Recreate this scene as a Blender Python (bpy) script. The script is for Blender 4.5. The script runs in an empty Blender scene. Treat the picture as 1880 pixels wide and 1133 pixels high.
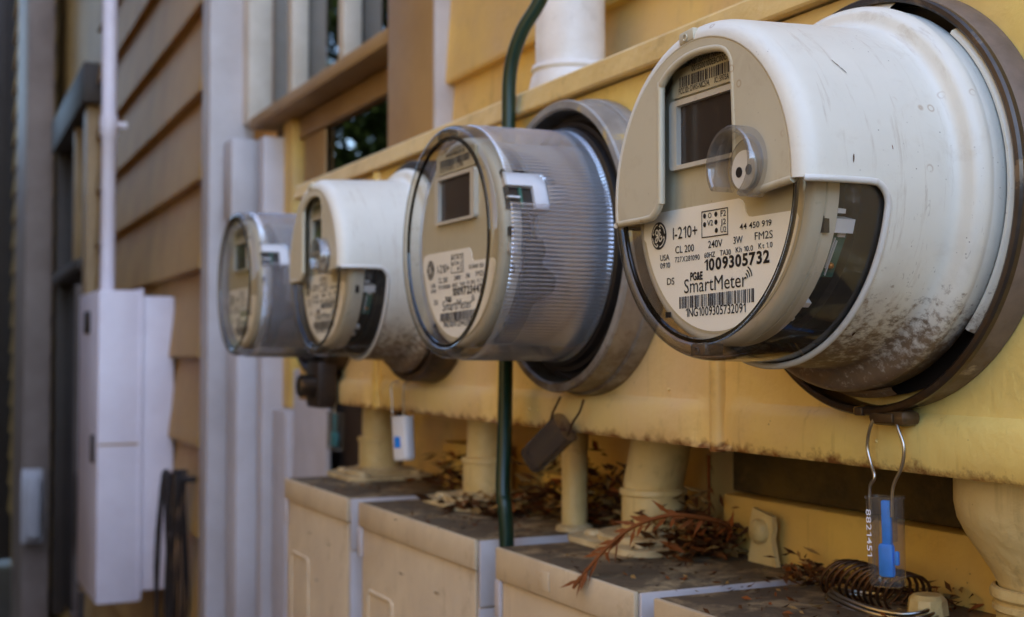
import bpy, bmesh, math, random
from mathutils import Vector, Matrix
R = math.radians
random.seed(11)
SC = bpy.context.scene
COL = SC.collection
EYE = 1.45                      # eye height above the path; heights below are written relative to the eye

# ------------------------------------------------------------------ camera
cam_d = bpy.data.cameras.new('camera')
cam = bpy.data.objects.new('camera', cam_d); COL.objects.link(cam)
cam_d.sensor_width = 36.0
cam_d.lens = 36.0 * 2338 / 1880
cam_d.clip_start = 0.02; cam_d.clip_end = 300
yaw, pitch = R(25.7), math.atan(78.5 / 2338)
fw = Vector((-math.cos(yaw) * math.cos(pitch), math.sin(yaw) * math.cos(pitch), math.sin(pitch)))
cam.location = (0, 0, EYE)
cam.rotation_euler = fw.to_track_quat('-Z', 'Y').to_euler()
cam_d.dof.use_dof = True
cam_d.dof.focus_distance = 0.60
cam_d.dof.aperture_fstop = 11.0
cam_d.dof.aperture_blades = 7
SC.camera = cam

# ------------------------------------------------------------------ sky, sun, exposure
SUN_DIR = Vector((0.56, 0.28, 0.76)).normalized()      # towards the light
world = bpy.data.worlds.new('World'); SC.world = world; world.use_nodes = True
wn = world.node_tree.nodes; wl = world.node_tree.links
sky = wn.new('ShaderNodeTexSky'); sky.sky_type = 'NISHITA'; sky.sun_disc = False
sky.sun_elevation = math.asin(SUN_DIR.z); sky.sun_rotation = math.atan2(SUN_DIR.x, SUN_DIR.y)
sky.air_density = 1.0; sky.dust_density = 0.6; sky.ozone_density = 1.6
wl.new(sky.outputs[0], wn['Background'].inputs[0]); wn['Background'].inputs[1].default_value = 0.15
sun_d = bpy.data.lights.new('sun', 'SUN'); sun_d.energy = 2.4; sun_d.angle = R(0.6); sun_d.color = (1.0, 0.90, 0.74)
sun = bpy.data.objects.new('sun', sun_d); COL.objects.link(sun)
sun.rotation_euler = SUN_DIR.to_track_quat('Z', 'Y').to_euler()
SC.view_settings.view_transform = 'Standard'; SC.view_settings.look = 'None'
SC.view_settings.exposure = 2.45; SC.view_settings.gamma = 1.0
SC.render.engine = 'CYCLES'
SC.cycles.transparent_max_bounces = 24; SC.cycles.max_bounces = 10
SC.cycles.caustics_reflective = False; SC.cycles.caustics_refractive = False
SC.cycles.sample_clamp_indirect = 6.0

# ------------------------------------------------------------------ materials
def lin(r, g, b):
    f = lambda v: v / 12.92 if v <= 0.04045 else ((v + 0.055) / 1.055) ** 2.4
    return (f(r / 255), f(g / 255), f(b / 255), 1)

class NT:
    def __init__(s, name):
        s.m = bpy.data.materials.new(name); s.m.use_nodes = True
        s.n = s.m.node_tree.nodes; s.l = s.m.node_tree.links
        s.b = s.n['Principled BSDF']; s.out = s.n['Material Output']
        s.tc = s.n.new('ShaderNodeTexCoord')
    def noise(s, scale, detail=4, rough=0.55, vec=None, stretch=None, dist=0.0):
        n = s.n.new('ShaderNodeTexNoise'); n.inputs['Scale'].default_value = scale
        n.inputs['Detail'].default_value = detail; n.inputs['Roughness'].default_value = rough
        n.inputs['Distortion'].default_value = dist
        v = vec or s.tc.outputs['Object']
        if stretch:
            mp = s.n.new('ShaderNodeMapping'); mp.inputs['Scale'].default_value = stretch
            s.l.new(v, mp.inputs['Vector']); v = mp.outputs[0]
        s.l.new(v, n.inputs['Vector']); return n.outputs['Fac']
    def voro(s, scale, feature='F1'):
        n = s.n.new('ShaderNodeTexVoronoi'); n.inputs['Scale'].default_value = scale; n.feature = feature
        s.l.new(s.tc.outputs['Object'], n.inputs['Vector']); return n.outputs['Distance']
    def ramp(s, fac, a, b, ca=(0, 0, 0, 1), cb=(1, 1, 1, 1)):
        r = s.n.new('ShaderNodeValToRGB'); e = r.color_ramp.elements
        e[0].position = a; e[1].position = b; e[0].color = ca; e[1].color = cb
        s.l.new(fac, r.inputs[0]); return r.outputs[0]
    def mix(s, fac, a, b):
        m = s.n.new('ShaderNodeMix'); m.data_type = 'RGBA'
        for sock, v in ((m.inputs[0], fac), (m.inputs[6], a), (m.inputs[7], b)):
            if isinstance(v, (tuple, list, float, int)): sock.default_value = v
            else: s.l.new(v, sock)
        return m.outputs[2]
    def math(s, op, a, b=None):
        m = s.n.new('ShaderNodeMath'); m.operation = op; m.use_clamp = True
        for sock, v in ((m.inputs[0], a), (m.inputs[1], b)):
            if v is None: continue
            if isinstance(v, (float, int)): sock.default_value = v
            else: s.l.new(v, sock)
        return m.outputs[0]
    def axis(s, i, coord='Object'):
        x = s.n.new('ShaderNodeSeparateXYZ'); s.l.new(s.tc.outputs[coord], x.inputs[0]); return x.outputs[i]
    def rng(s, v, a, b, c=0.0, d=1.0):
        m = s.n.new('ShaderNodeMapRange'); m.clamp = True
        s.l.new(v, m.inputs[0]); m.inputs[1].default_value = a; m.inputs[2].default_value = b
        m.inputs[3].default_value = c; m.inputs[4].default_value = d; return m.outputs[0]
    def bump(s, h, strength=0.3, dist=0.001):
        b = s.n.new('ShaderNodeBump'); b.inputs['Strength'].default_value = strength; b.inputs['Distance'].default_value = dist
        s.l.new(h, b.inputs['Height']); s.l.new(b.outputs[0], s.b.inputs['Normal']); return b
    def col(s, v):
        if isinstance(v, tuple): s.b.inputs['Base Color'].default_value = v
        else: s.l.new(v, s.b.inputs['Base Color'])
    def set(s, **k):
        for a, v in k.items():
            s.b.inputs[a.replace('_', ' ')].default_value = v

def painted(name, base, dark=None, rough=0.5, grime=0.35, speck=True, bump=0.25, scale=1.0, rust_z=None, drip=False, vary=0.0, tint=(0.5, 0.5, 0.5, 1), chips=0.0):
    t = NT(name)
    dark = dark or tuple(c * 0.72 for c in base[:3]) + (1,)
    c = t.mix(t.ramp(t.noise(9 * scale, 6, 0.62), 0.38, 0.70), base, dark)
    c = t.mix(t.math('MULTIPLY', t.ramp(t.noise(4.5 * scale, 4, 0.6), 0.42, 0.66), vary), c, tint)
    g = t.ramp(t.noise(26 * scale, 8, 0.7), 0.56, 0.74)
    c = t.mix(t.math('MULTIPLY', g, grime), c, lin(105, 82, 48))
    if speck:
        sp = t.ramp(t.voro(150 * scale), 0.05, 0.09, (1, 1, 1, 1), (0, 0, 0, 1))
        pick = t.ramp(t.noise(38 * scale, 2), 0.58, 0.63)
        c = t.mix(t.math('MULTIPLY', sp, t.math('MULTIPLY', pick, 0.75)), c, lin(62, 44, 26))
    if chips:
        cn = t.ramp(t.noise(48 * scale, 9, 0.74, dist=0.25), 0.685, 0.70)
        c = t.mix(t.math('MULTIPLY', cn, chips), c, t.mix(t.noise(200, 3), lin(58, 34, 16), lin(130, 92, 50)))
    if drip:
        d = t.ramp(t.noise(16, 5, 0.6, stretch=(7, 7, 0.6)), 0.60, 0.72)
        c = t.mix(t.math('MULTIPLY', d, 0.25), c, lin(120, 92, 52))
    if rust_z:
        zz = t.axis(2); a, b = rust_z
        e = t.rng(zz, a, b, 1.0, 0.0)
        n = t.noise(55, 8, 0.72)
        rust = t.ramp(t.math('ADD', t.math('MULTIPLY', e, 0.55), t.math('MULTIPLY', n, 0.62)), 0.67, 0.80)
        c = t.mix(rust, c, t.mix(t.noise(130, 5), lin(52, 26, 10), lin(158, 98, 36)))
        t.l.new(t.math('ADD', rough, t.math('MULTIPLY', rust, 0.4)), t.b.inputs['Roughness'])
    else:
        t.set(Roughness=rough)
    t.col(c)
    h = t.math('ADD', t.math('MULTIPLY', t.noise(70 * scale, 6, 0.6), 0.6), t.math('MULTIPLY', t.noise(8 * scale, 3), 0.6))
    t.bump(h, bump, 0.0035)
    return t.m

CREAM = lin(226, 190, 116)
M = {}
M['cover_paint'] = painted('cream_enamel', lin(240, 212, 128), lin(222, 190, 100), 0.36, 0.34, True, 0.55, 1.0, drip=True, vary=0.7, tint=lin(232, 202, 160), chips=0.9, rust_z=(-0.1440, -0.116))
M['lip_paint'] = painted('cream_lip', lin(228, 196, 128), lin(206, 172, 104), 0.42, 0.45, True, 0.5, 1.4, drip=True, chips=0.9)
M['siding'] = painted('cream_siding', lin(228, 190, 98), lin(206, 166, 76), 0.5, 0.34, True, 0.5, 0.9, drip=True, vary=0.6, tint=lin(206, 172, 128), chips=0.5)
M['siding_far'] = painted('shaded_siding', lin(182, 140, 74), lin(158, 118, 58), 0.6, 0.15, False, 0.3, 0.6)  # house cream darkened, putting the far wall's shade into the paint
M['panel_paint'] = painted('putty_panel', lin(222, 200, 164), lin(202, 178, 140), 0.5, 0.36, True, 0.5, 1.0, drip=True, vary=0.6, tint=lin(196, 176, 150), chips=0.6)
M['pipe_paint'] = painted('cream_pipe', lin(222, 198, 140), lin(200, 172, 110), 0.42, 0.5, True, 0.6, 1.5, drip=True, chips=0.8)
M['white_paint'] = painted('white_trim', lin(202, 194, 194), lin(184, 174, 172), 0.5, 0.12, False, 0.25, 0.7)
M['white_pipe'] = painted('white_pipe', lin(236, 232, 228), lin(214, 206, 198), 0.4, 0.30, True, 0.25, 1.2)
M['casing'] = painted('taupe_casing', lin(172, 138, 92), lin(152, 118, 74), 0.55, 0.12, False, 0.3, 0.8)
M['far_trim'] = painted('mauve_trim', lin(150, 130, 118), lin(126, 106, 94), 0.6, 0.15, False, 0.3, 0.6)
M['muntin'] = painted('white_sash', lin(226, 216, 204), lin(200, 188, 172), 0.5, 0.12, False, 0.2, 1.0)
M['steel_box'] = painted('white_steel', lin(230, 220, 226), lin(214, 202, 208), 0.45, 0.08, False, 0.1, 0.6)

def plastic(name, base, dirt=0.5, scale=1.0, low=True, rough=0.42):
    t = NT(name)
    c = t.mix(t.ramp(t.noise(14 * scale, 5, 0.6), 0.40, 0.72), base, tuple(v * 0.90 for v in base[:3]) + (1,))
    # faint rub marks that run round the drum
    rub = t.ramp(t.noise(22, 6, 0.7, stretch=(0.6, 6, 0.6)), 0.60, 0.76)
    c = t.mix(t.math('MULTIPLY', rub, 0.16), c, lin(150, 130, 96))
    # specks of soil
    sp = t.ramp(t.voro(240), 0.05, 0.11, (1, 1, 1, 1), (0, 0, 0, 1))
    pick = t.ramp(t.noise(30, 3), 0.52, 0.60)
    c = t.mix(t.math('MULTIPLY', sp, t.math('MULTIPLY', pick, 0.7)), c, lin(88, 64, 40))
    # rings left by drops
    ringn = t.ramp(t.voro(85, 'F1'), 0.10, 0.13); ring2 = t.ramp(t.voro(85, 'F1'), 0.14, 0.20, (1, 1, 1, 1), (0, 0, 0, 1))
    sel = t.ramp(t.noise(19, 2), 0.58, 0.62)
    c = t.mix(t.math('MULTIPLY', t.math('MULTIPLY', ringn, ring2), t.math('MULTIPLY', sel, 0.5)), c, lin(150, 108, 58))
    run = t.ramp(t.noise(30, 6, 0.68, stretch=(1.0, 5.0, 0.35), dist=0.3), 0.585, 0.69)
    c = t.mix(t.math('MULTIPLY', run, 0.30), c, lin(142, 108, 62))
    veil = t.ramp(t.noise(34, 9, 0.72, dist=0.5), 0.54, 0.72)
    c = t.mix(t.math('MULTIPLY', veil, 0.20), c, lin(146, 120, 82))
    if low:   # soil splashed on the underside; the film also paints in shade
        z = t.axis(2)
        e = t.rng(z, -0.005, -0.090, 0.0, 1.0)
        n = t.noise(230, 9, 0.72, stretch=(1.0, 0.75, 1.0))
        film = t.math('MULTIPLY', t.ramp(t.math('ADD', t.math('MULTIPLY', e, 0.5), t.math('MULTIPLY', t.noise(26, 5, 0.6), 0.6)), 0.50, 0.92), 0.60)
        c = t.mix(film, c, lin(120, 88, 54))
        wisp = t.ramp(t.noise(190, 4, 0.6, stretch=(0.5, 1.6, 0.5), dist=1.2), 0.66, 0.69)
        c = t.mix(t.math('MULTIPLY', wisp, t.rng(z, 0.01, -0.06, 0.0, 0.7)), c, lin(92, 62, 34))
        d = t.ramp(t.math('ADD', t.math('MULTIPLY', e, 0.46), t.math('MULTIPLY', n, 0.80)), 0.69, 0.82)
        c = t.mix(t.math('MULTIPLY', d, 0.86 * dirt * 2 if dirt < 0.5 else 0.86), c, t.mix(t.noise(150, 4), lin(52, 34, 18), lin(128, 92, 50)))
    t.col(c); t.set(Roughness=rough)
    t.bump(t.noise(420, 4, 0.6), 0.10, 0.0006)
    return t.m
M['cap'] = plastic('grey_white_plastic', lin(224, 219, 205), 0.6)
M['cap_front_shaded'] = plastic('grey_white_shaded', lin(200, 190, 164), 0.3, low=False)  # same plastic as the hood, darkened and warmed for its dimmer front light
M['bead'] = plastic('trim_plastic', lin(214, 210, 202), 0.3, low=False, rough=0.35)
M['drum'] = plastic('pale_drum', lin(206, 200, 186), 0.3, low=False)
M['plate'] = plastic('face_plate', lin(196, 186, 158), 0.2, low=False)
M['base_grey'] = plastic('grey_base', lin(150, 146, 142), 0.3, low=False)

def plain(name, c, rough=0.5, metal=0.0, var=0.25, bump=0.0, scale=60, emit=None):
    t = NT(name)
    t.col(t.mix(t.ramp(t.noise(scale, 5), 0.35, 0.72), c, tuple(v * (1 - var) for v in c[:3]) + (1,)))
    t.set(Roughness=rough, Metallic=metal)
    if bump: t.bump(t.noise(scale * 4, 5), bump, 0.001)
    return t.m
M['paper'] = plain('label_paper', lin(250, 246, 234), 0.45, var=0.04, scale=14)
M['ink'] = plain('label_ink', lin(22, 18, 18), 0.5, var=0.1)
M['ink_grey'] = plain('label_ink_grey', lin(96, 88, 78), 0.5, var=0.1)
M['ink_brown'] = plain('barcode_ink', lin(52, 42, 38), 0.5, var=0.2)
M['screen'] = plain('lcd_screen', lin(58, 50, 44), 0.16, var=0.15, scale=30)
M['core'] = plain('dark_core', lin(30, 25, 24), 0.45, var=0.3)
M['pcb'] = plain('green_board', lin(48, 104, 92), 0.4, var=0.3)
M['copper'] = plain('copper_pad', lin(196, 126, 58), 0.3, 0.6)
M['white_clip'] = plain('white_nylon', lin(228, 228, 232), 0.4, var=0.06)
M['black_rubber'] = plain('black_rubber', lin(30, 24, 22), 0.45, var=0.3, bump=0.2)
M['green_cable'] = plain('green_sheath', lin(10, 44, 30), 0.35, var=0.2)
M['wire'] = plain('steel_wire', lin(190, 184, 176), 0.28, 1.0, 0.3)
M['wire_dark'] = plain('rusty_wire', lin(90, 66, 48), 0.45, 0.8, 0.4)
M['blue'] = plain('blue_plastic', lin(24, 140, 250), 0.4, var=0.2, scale=200)
M['teal'] = plain('teal_plastic', lin(16, 128, 146), 0.4, var=0.2, scale=200)
M['print_white'] = plain('white_print', lin(226, 222, 226), 0.5, var=0.05)
M['dark_cord'] = plain('dark_cord', lin(42, 32, 28), 0.6)
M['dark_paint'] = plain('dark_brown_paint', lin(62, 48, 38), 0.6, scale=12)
M['neighbour'] = painted('warm_stucco', lin(216, 176, 100), None, 0.8, 0.15, False, 0.4, 0.3)
M['concrete'] = painted('concrete_path', lin(74, 62, 46), None, 0.85, 0.3, True, 0.4, 0.3)

def ring_metal(name, c, flake, rough=0.45, metal=0.25):
    t = NT(name)
    base = t.mix(t.ramp(t.noise(40, 6, 0.65), 0.36, 0.70), c, tuple(v * 0.6 for v in c[:3]) + (1,))
    f = t.ramp(t.noise(24, 8, 0.72, dist=0.6), 0.57, 0.62)
    base = t.mix(t.math('MULTIPLY', f, 0.7), base, flake)
    z = t.axis(2); e = t.rng(z, -0.02, -0.10, 0.0, 1.0)
    r = t.ramp(t.math('ADD', t.math('MULTIPLY', e, 0.42), t.math('MULTIPLY', t.noise(70, 8, 0.72), 0.66)), 0.60, 0.78)
    base = t.mix(t.math('MULTIPLY', r, 0.8), base, t.mix(t.noise(160, 4), lin(50, 34, 20), lin(120, 88, 48)))
    t.col(base); t.set(Roughness=rough, Metallic=metal); t.bump(t.noise(160, 6), 0.25, 0.0012)
    return t.m
M['ring_brown'] = ring_metal('brown_grey_ring', lin(134, 118, 108), lin(206, 190, 168))
M['ring_grey'] = ring_metal('grey_ring', lin(168, 160, 150), lin(214, 182, 92))
M['ring_dark'] = ring_metal('dark_ring', lin(62, 50, 42), lin(96, 74, 50))
M['ring_steel'] = ring_metal('lock_ring', lin(84, 74, 66), lin(130, 112, 92), 0.35, 0.7)

def box_top():
    t = NT('grimy_box_top')
    base = t.mix(t.ramp(t.noise(14, 5), 0.35, 0.7), lin(206, 178, 132), lin(178, 148, 102))
    d = t.ramp(t.noise(20, 9, 0.72, dist=0.3), 0.30, 0.52)
    base = t.mix(t.math('MULTIPLY', d, 0.92), base, t.mix(t.noise(90, 6), lin(46, 34, 22), lin(88, 70, 48)))
    t.col(base); t.set(Roughness=0.85); t.bump(t.noise(150, 7), 0.5, 0.002)
    return t.m
M['box_top'] = box_top()
M['flange_paint'] = painted('grimy_flange', lin(226, 206, 160), lin(170, 144, 100), 0.55, 0.6, True, 0.5, 2.2)

def clear(name, tint, fres=1.45, rough=0.04, haze=0.0, haze_col=(0.7, 0.68, 0.64, 1), gl=(0.95, 0.96, 1, 1), scratch=0.0, minrefl=0.0, deep=0.0):
    t = NT(name)
    tr = t.n.new('ShaderNodeBsdfTransparent'); tr.inputs[0].default_value = tint
    g = t.n.new('ShaderNodeBsdfGlossy'); g.inputs['Roughness'].default_value = rough; g.inputs[0].default_value = gl
    ge = t.n.new('ShaderNodeNewGeometry'); dp = t.n.new('ShaderNodeVectorMath'); dp.operation = 'DOT_PRODUCT'
    t.l.new(ge.outputs['Normal'], dp.inputs[0]); t.l.new(ge.outputs['Incoming'], dp.inputs[1])
    ab = t.n.new('ShaderNodeMath'); ab.operation = 'ABSOLUTE'; t.l.new(dp.outputs['Value'], ab.inputs[0])
    if deep:      # light runs a longer way through the plastic where it is seen edge-on
        pw = t.math('POWER', t.math('SUBTRACT', 1.0, ab.outputs[0]), 2.2)
        t.l.new(t.mix(t.math('MULTIPLY', pw, deep), tint, (0.05, 0.045, 0.035, 1)), tr.inputs[0])
    f0 = ((fres - 1) / (fres + 1)) ** 2
    sch = t.math('POWER', t.math('SUBTRACT', 1.0, ab.outputs[0]), 5.0)      # Schlick reflectance, same from both sides
    fac = t.math('ADD', t.math('MULTIPLY', sch, 1 - f0), f0 + minrefl)
    m = t.n.new('ShaderNodeMixShader'); t.l.new(fac, m.inputs[0]); t.l.new(tr.outputs[0], m.inputs[1]); t.l.new(g.outputs[0], m.inputs[2])
    last = m.outputs[0]
    if haze or scratch:
        d = t.n.new('ShaderNodeBsdfDiffuse'); d.inputs[0].default_value = haze_col
        s = t.ramp(t.noise(60, 8, 0.75, stretch=(1, 1, 1)), 0.60, 0.74)
        hf = t.math('ADD', t.math('MULTIPLY', s, scratch), haze)
        m2 = t.n.new('ShaderNodeMixShader'); t.l.new(hf, m2.inputs[0]); t.l.new(last, m2.inputs[1]); t.l.new(d.outputs[0], m2.inputs[2])
        last = m2.outputs[0]
    t.l.new(last, t.out.inputs['Surface']); t.n.remove(t.b)
    return t.m
M['clear_face'] = clear('clear_face', (0.99, 0.985, 0.975, 1), 1.3, 0.03)
M['clear_rim'] = clear('clear_rim', (0.86, 0.82, 0.74, 1), 1.45, 0.06, 0.05, (0.45, 0.40, 0.32, 1), scratch=0.22, deep=0.9)
M['clear_side'] = clear('clear_side', (0.90, 0.87, 0.82, 1), 1.35, 0.05, 0.04, (0.5, 0.46, 0.40, 1), scratch=0.34, minrefl=0.04)
M['refract_edge'] = clear('refract_dark_edge', (0.08, 0.075, 0.06, 1), 1.5, 0.08)  # dark tint stands in for refraction at the rim's inner step
M['clear_dirty'] = clear('clear_dirty', (0.62, 0.54, 0.42, 1), 1.4, 0.08, 0.30, (0.20, 0.15, 0.10, 1), scratch=0.5)
M['ribbed'] = clear('ribbed_plastic', (0.84, 0.84, 0.85, 1), 1.6, 0.09, 0.12, (0.74, 0.79, 0.90, 1), scratch=0.08, minrefl=0.27)  # bluish haze colour stands in for sky reflected in the ribs
M['knob_clear'] = clear('knob_clear', (0.80, 0.78, 0.74, 1), 1.6, 0.07, 0.10, (0.6, 0.57, 0.52, 1), minrefl=0.05)
M['tag_clear'] = clear('tag_clear', (0.86, 0.84, 0.80, 1), 1.5, 0.08, 0.04, (0.62, 0.60, 0.56, 1), scratch=0.15)
M['tag_smoky'] = clear('tag_smoky', (0.42, 0.38, 0.34, 1), 1.5, 0.12, 0.25, (0.16, 0.13, 0.11, 1), scratch=0.3)
M['window_glass'] = clear('window_glass', (0.30, 0.30, 0.28, 1), 1.6, 0.0, minrefl=0.10)

def leafy(name, a, b, rough=0.55):
    t = NT(name)
    t.col(t.mix(t.noise(35, 4), a, b)); t.set(Roughness=rough); t.b.inputs['Specular IOR Level'].default_value = 0.2
    return t.m
M['dry'] = leafy('dry_needles', lin(88, 44, 18), lin(146, 82, 32), 0.75)
M['dry_dark'] = leafy('dry_litter', lin(40, 25, 13), lin(104, 64, 30), 0.8)
M['straw'] = leafy('straw_bits', lin(120, 92, 52), lin(164, 130, 78), 0.8)
M['leaf'] = leafy('green_leaf', lin(30, 46, 18), lin(56, 72, 28))
M['bark'] = leafy('bark', lin(58, 46, 36), lin(84, 68, 52), 0.8)

# ------------------------------------------------------------------ mesh helpers
def link(name, me, mat=None, parent=None, smooth=None):
    if mat is not None and not me.materials:
        me.materials.append(M[mat] if isinstance(mat, str) else mat)
    if smooth is not None: shade(me, smooth)
    o = bpy.data.objects.new(name, me); COL.objects.link(o)
    if parent is not None: o.parent = parent
    return o
def shade(me, angle):
    bm = bmesh.new(); bm.from_mesh(me)
    for f in bm.faces: f.smooth = True
    for e in bm.edges:
        if len(e.link_faces) == 2:
            e.smooth = e.calc_face_angle(0) < R(angle)
    bm.to_mesh(me); bm.free()
def mesh(verts, faces, name='m'):
    me = bpy.data.meshes.new(name); me.from_pydata([tuple(v) for v in verts], [], faces); me.update(); return me
def thing(name, label, cat, loc, group=None, rotz=0):
    o = bpy.data.objects.new(name, None); COL.objects.link(o); o.empty_display_size = 0.05
    o.location = loc; o.rotation_euler = (0, 0, rotz)
    o['label'] = label; o['category'] = cat
    if group: o['group'] = group
    return o
def tag(o, label, cat, group=None):
    o['label'] = label; o['category'] = cat
    if group: o['group'] = group
    return o
def W(x, y, z): return (x, y, z + EYE)

def box_me(x0, x1, y0, y1, z0, z1, bev=0.0, seg=2):
    bm = bmesh.new()
    bmesh.ops.create_cube(bm, size=1)
    bmesh.ops.scale(bm, vec=(x1 - x0, y1 - y0, z1 - z0), verts=bm.verts)
    bmesh.ops.translate(bm, vec=((x0 + x1) / 2, (y0 + y1) / 2, (z0 + z1) / 2), verts=bm.verts)
    if bev: bmesh.ops.bevel(bm, geom=bm.edges[:], offset=bev, segments=seg, affect='EDGES', profile=0.5)
    me = bpy.data.meshes.new('box'); bm.to_mesh(me); bm.free()
    if bev: shade(me, 40)
    return me
def box(name, x0, x1, y0, y1, z0, z1, mat, parent=None, bev=0.0):
    return link(name, box_me(x0, x1, y0, y1, z0, z1, bev), mat, parent)

def lathe_me(prof, n=128, th0=0.0, th1=360.0, rad=None):
    """prof: (t outward from the wall, r). Axis -Y."""
    full = abs(th1 - th0 - 360) < 1e-6
    cols = n if full else n + 1
    vs, fs = [], []
    for i in range(cols):
        a = R(th0 + (th1 - th0) * i / n); ca, sa = math.cos(a), math.sin(a)
        for t, r in prof:
            rr = r + (rad(i, t, r) if rad else 0)
            vs.append((rr * ca, -t, rr * sa))
    k = len(prof)
    for i in range(n):
        j = (i + 1) % cols
        for p in range(k - 1):
            fs.append((i * k + p, i * k + p + 1, j * k + p + 1, j * k + p))
    return mesh(vs, fs)
def lathe(name, prof, mat, parent, n=128, th0=0, th1=360, smooth=35):
    return link(name, lathe_me(prof, n, th0, th1), mat, parent, smooth)

def zlathe_me(prof, n=48):
    """prof: (z, r) about Z."""
    vs, fs = [], []
    k = len(prof)
    for i in range(n):
        a = 2 * math.pi * i / n
        for z, r in prof: vs.append((r * math.cos(a), r * math.sin(a), z))
    for i in range(n):
        j = (i + 1) % n
        for p in range(k - 1): fs.append((i * k + p, j * k + p, j * k + p + 1, i * k + p + 1))
    return mesh(vs, fs)
def smooth_path(pts, sub=6):
    P = [Vector(p) for p in pts]; out = []
    for i in range(len(P) - 1):
        a = P[max(i - 1, 0)]; b = P[i]; c = P[i + 1]; d = P[min(i + 2, len(P) - 1)]
        for s in range(sub):
            t = s / sub
            out.append(0.5 * ((2 * b) + (c - a) * t + (2 * a - 5 * b + 4 * c - d) * t * t + (3 * b - a - 3 * c + d) * t ** 3))
    out.append(P[-1]); return out
def tube_me(pts, rad, n=10, closed=False, flat=None):
    P = [Vector(p) for p in pts]; m = len(P); vs, fs = [], []
    rf = rad if callable(rad) else (lambda i: rad)
    up = None
    for i, p in enumerate(P):
        if closed: d = P[(i + 1) % m] - P[i - 1]
        else: d = P[min(i + 1, m - 1)] - P[max(i - 1, 0)]
        d.normalize()
        if up is None:
            up = d.orthogonal().normalized()
        else:
            up = (up - d * up.dot(d)).normalized()
        sd = d.cross(up)
        for k in range(n):
            a = 2 * math.pi * k / n
            vs.append(p + (up * math.cos(a) + sd * math.sin(a)) * rf(i))
    for i in range(m if closed else m - 1):
        j = (i + 1) % m
        for k in range(n):
            l = (k + 1) % n
            fs.append((i * n + k, i * n + l, j * n + l, j * n + k))
    if not closed:
        fs.append(tuple(range(n - 1, -1, -1))); fs.append(tuple((m - 1) * n + k for k in range(n)))
    return mesh(vs, fs)
def tube(name, pts, rad, mat, parent=None, n=10, closed=False):
    return link(name, tube_me(pts, rad, n, closed), mat, parent, 50)

def prism_me(outline, t0, t1):
    """outline in (x, z); thickness along the outward axis from t0 to t1."""
    n = len(outline)
    vs = [(x, -t1, z) for x, z in outline] + [(x, -t0, z) for x, z in outline]
    area = sum(outline[i][0] * outline[(i + 1) % n][1] - outline[(i + 1) % n][0] * outline[i][1] for i in range(n))
    idx = list(range(n)) if area > 0 else list(range(n - 1, -1, -1))
    fs = [tuple(idx), tuple(n + i for i in reversed(idx))]
    for k in range(n):
        a, b = idx[k], idx[(k + 1) % n]
        fs.append((b, a, n + a, n + b))
    return mesh(vs, fs)
def rrect(x0, x1, z0, z1, r, k=5):
    out = []
    for cx, cz, a0 in ((x1 - r, z1 - r, 0), (x0 + r, z1 - r, 90), (x0 + r, z0 + r, 180), (x1 - r, z0 + r, 270)):
        for i in range(k + 1):
            a = R(a0 + 90 * i / k); out.append((cx + r * math.cos(a), cz + r * math.sin(a)))
    return out
def arc2(cx, cz, r, a0, a1, n):
    return [(cx + r * math.cos(R(a0 + (a1 - a0) * i / n)), cz + r * math.sin(R(a0 + (a1 - a0) * i / n))) for i in range(n + 1)]
def join(meshes, mats=None):
    bm = bmesh.new()
    for k, me in enumerate(meshes):
        n0 = len(bm.faces); bm.from_mesh(me); bm.faces.ensure_lookup_table()
        if mats:
            for f in bm.faces[n0:]: f.material_index = mats[k]
    out = bpy.data.meshes.new('join'); bm.to_mesh(out); bm.free(); return out

# ------------------------------------------------------------------ lettering (flat print)
_cache = {}
def text_raw(s, bold=0.0):
    key = (s, bold)
    if key not in _cache:
        c = bpy.data.curves.new('txt', 'FONT'); c.body = s; c.size = 1.0; c.resolution_u = 3; c.offset = bold; c.fill_mode = 'FRONT'
        o = bpy.data.objects.new('txt', c); COL.objects.link(o)
        dg = bpy.context.evaluated_depsgraph_get(); dg.update()
        me = o.evaluated_get(dg).to_mesh()
        vs = [v.co.copy() for v in me.vertices]; fs = [tuple(p.vertices) for p in me.polygons]
        o.evaluated_get(dg).to_mesh_clear()
        bpy.data.objects.remove(o); bpy.data.curves.remove(c)
        _cache[key] = (vs, fs)
    return _cache[key]
_cap = []
def one_glyph(bold):
    w = 0.075 + bold
    v = [(0.20, 0), (0.20 + 1.25 * w, 0), (0.20 + 1.25 * w, 0.70), (0.20 + 0.2 * w, 0.70), (0.02, 0.555), (0.02, 0.47), (0.20, 0.575)]
    return [Vector((x, y, 0)) for x, y in v], [(0, 1, 2, 6), (6, 2, 3), (6, 3, 4, 5)]
def layout(s, bold):
    """sets a line letter by letter, so that the figure 1 gets a flag"""
    if '1' not in s: return text_raw(s, bold)
    V, F, x = [], [], 0.0
    h = _cap[0] if _cap else 0.7
    for ch in s:
        if ch == ' ': x += 0.26; continue
        if ch == '1':
            v, f = one_glyph(bold); k = h / 0.70; v = [Vector((p.x, p.y * k, 0)) for p in v]; x0, x1 = -0.01, 0.32
        else:
            v, f = text_raw(ch, bold); x0 = min(p.x for p in v); x1 = max(p.x for p in v)
        b = len(V); V += [Vector((p.x - x0 + x, p.y, 0)) for p in v]; F += [tuple(q + b for q in t) for t in f]
        x += (x1 - x0) + 0.085
    return V, F
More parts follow.
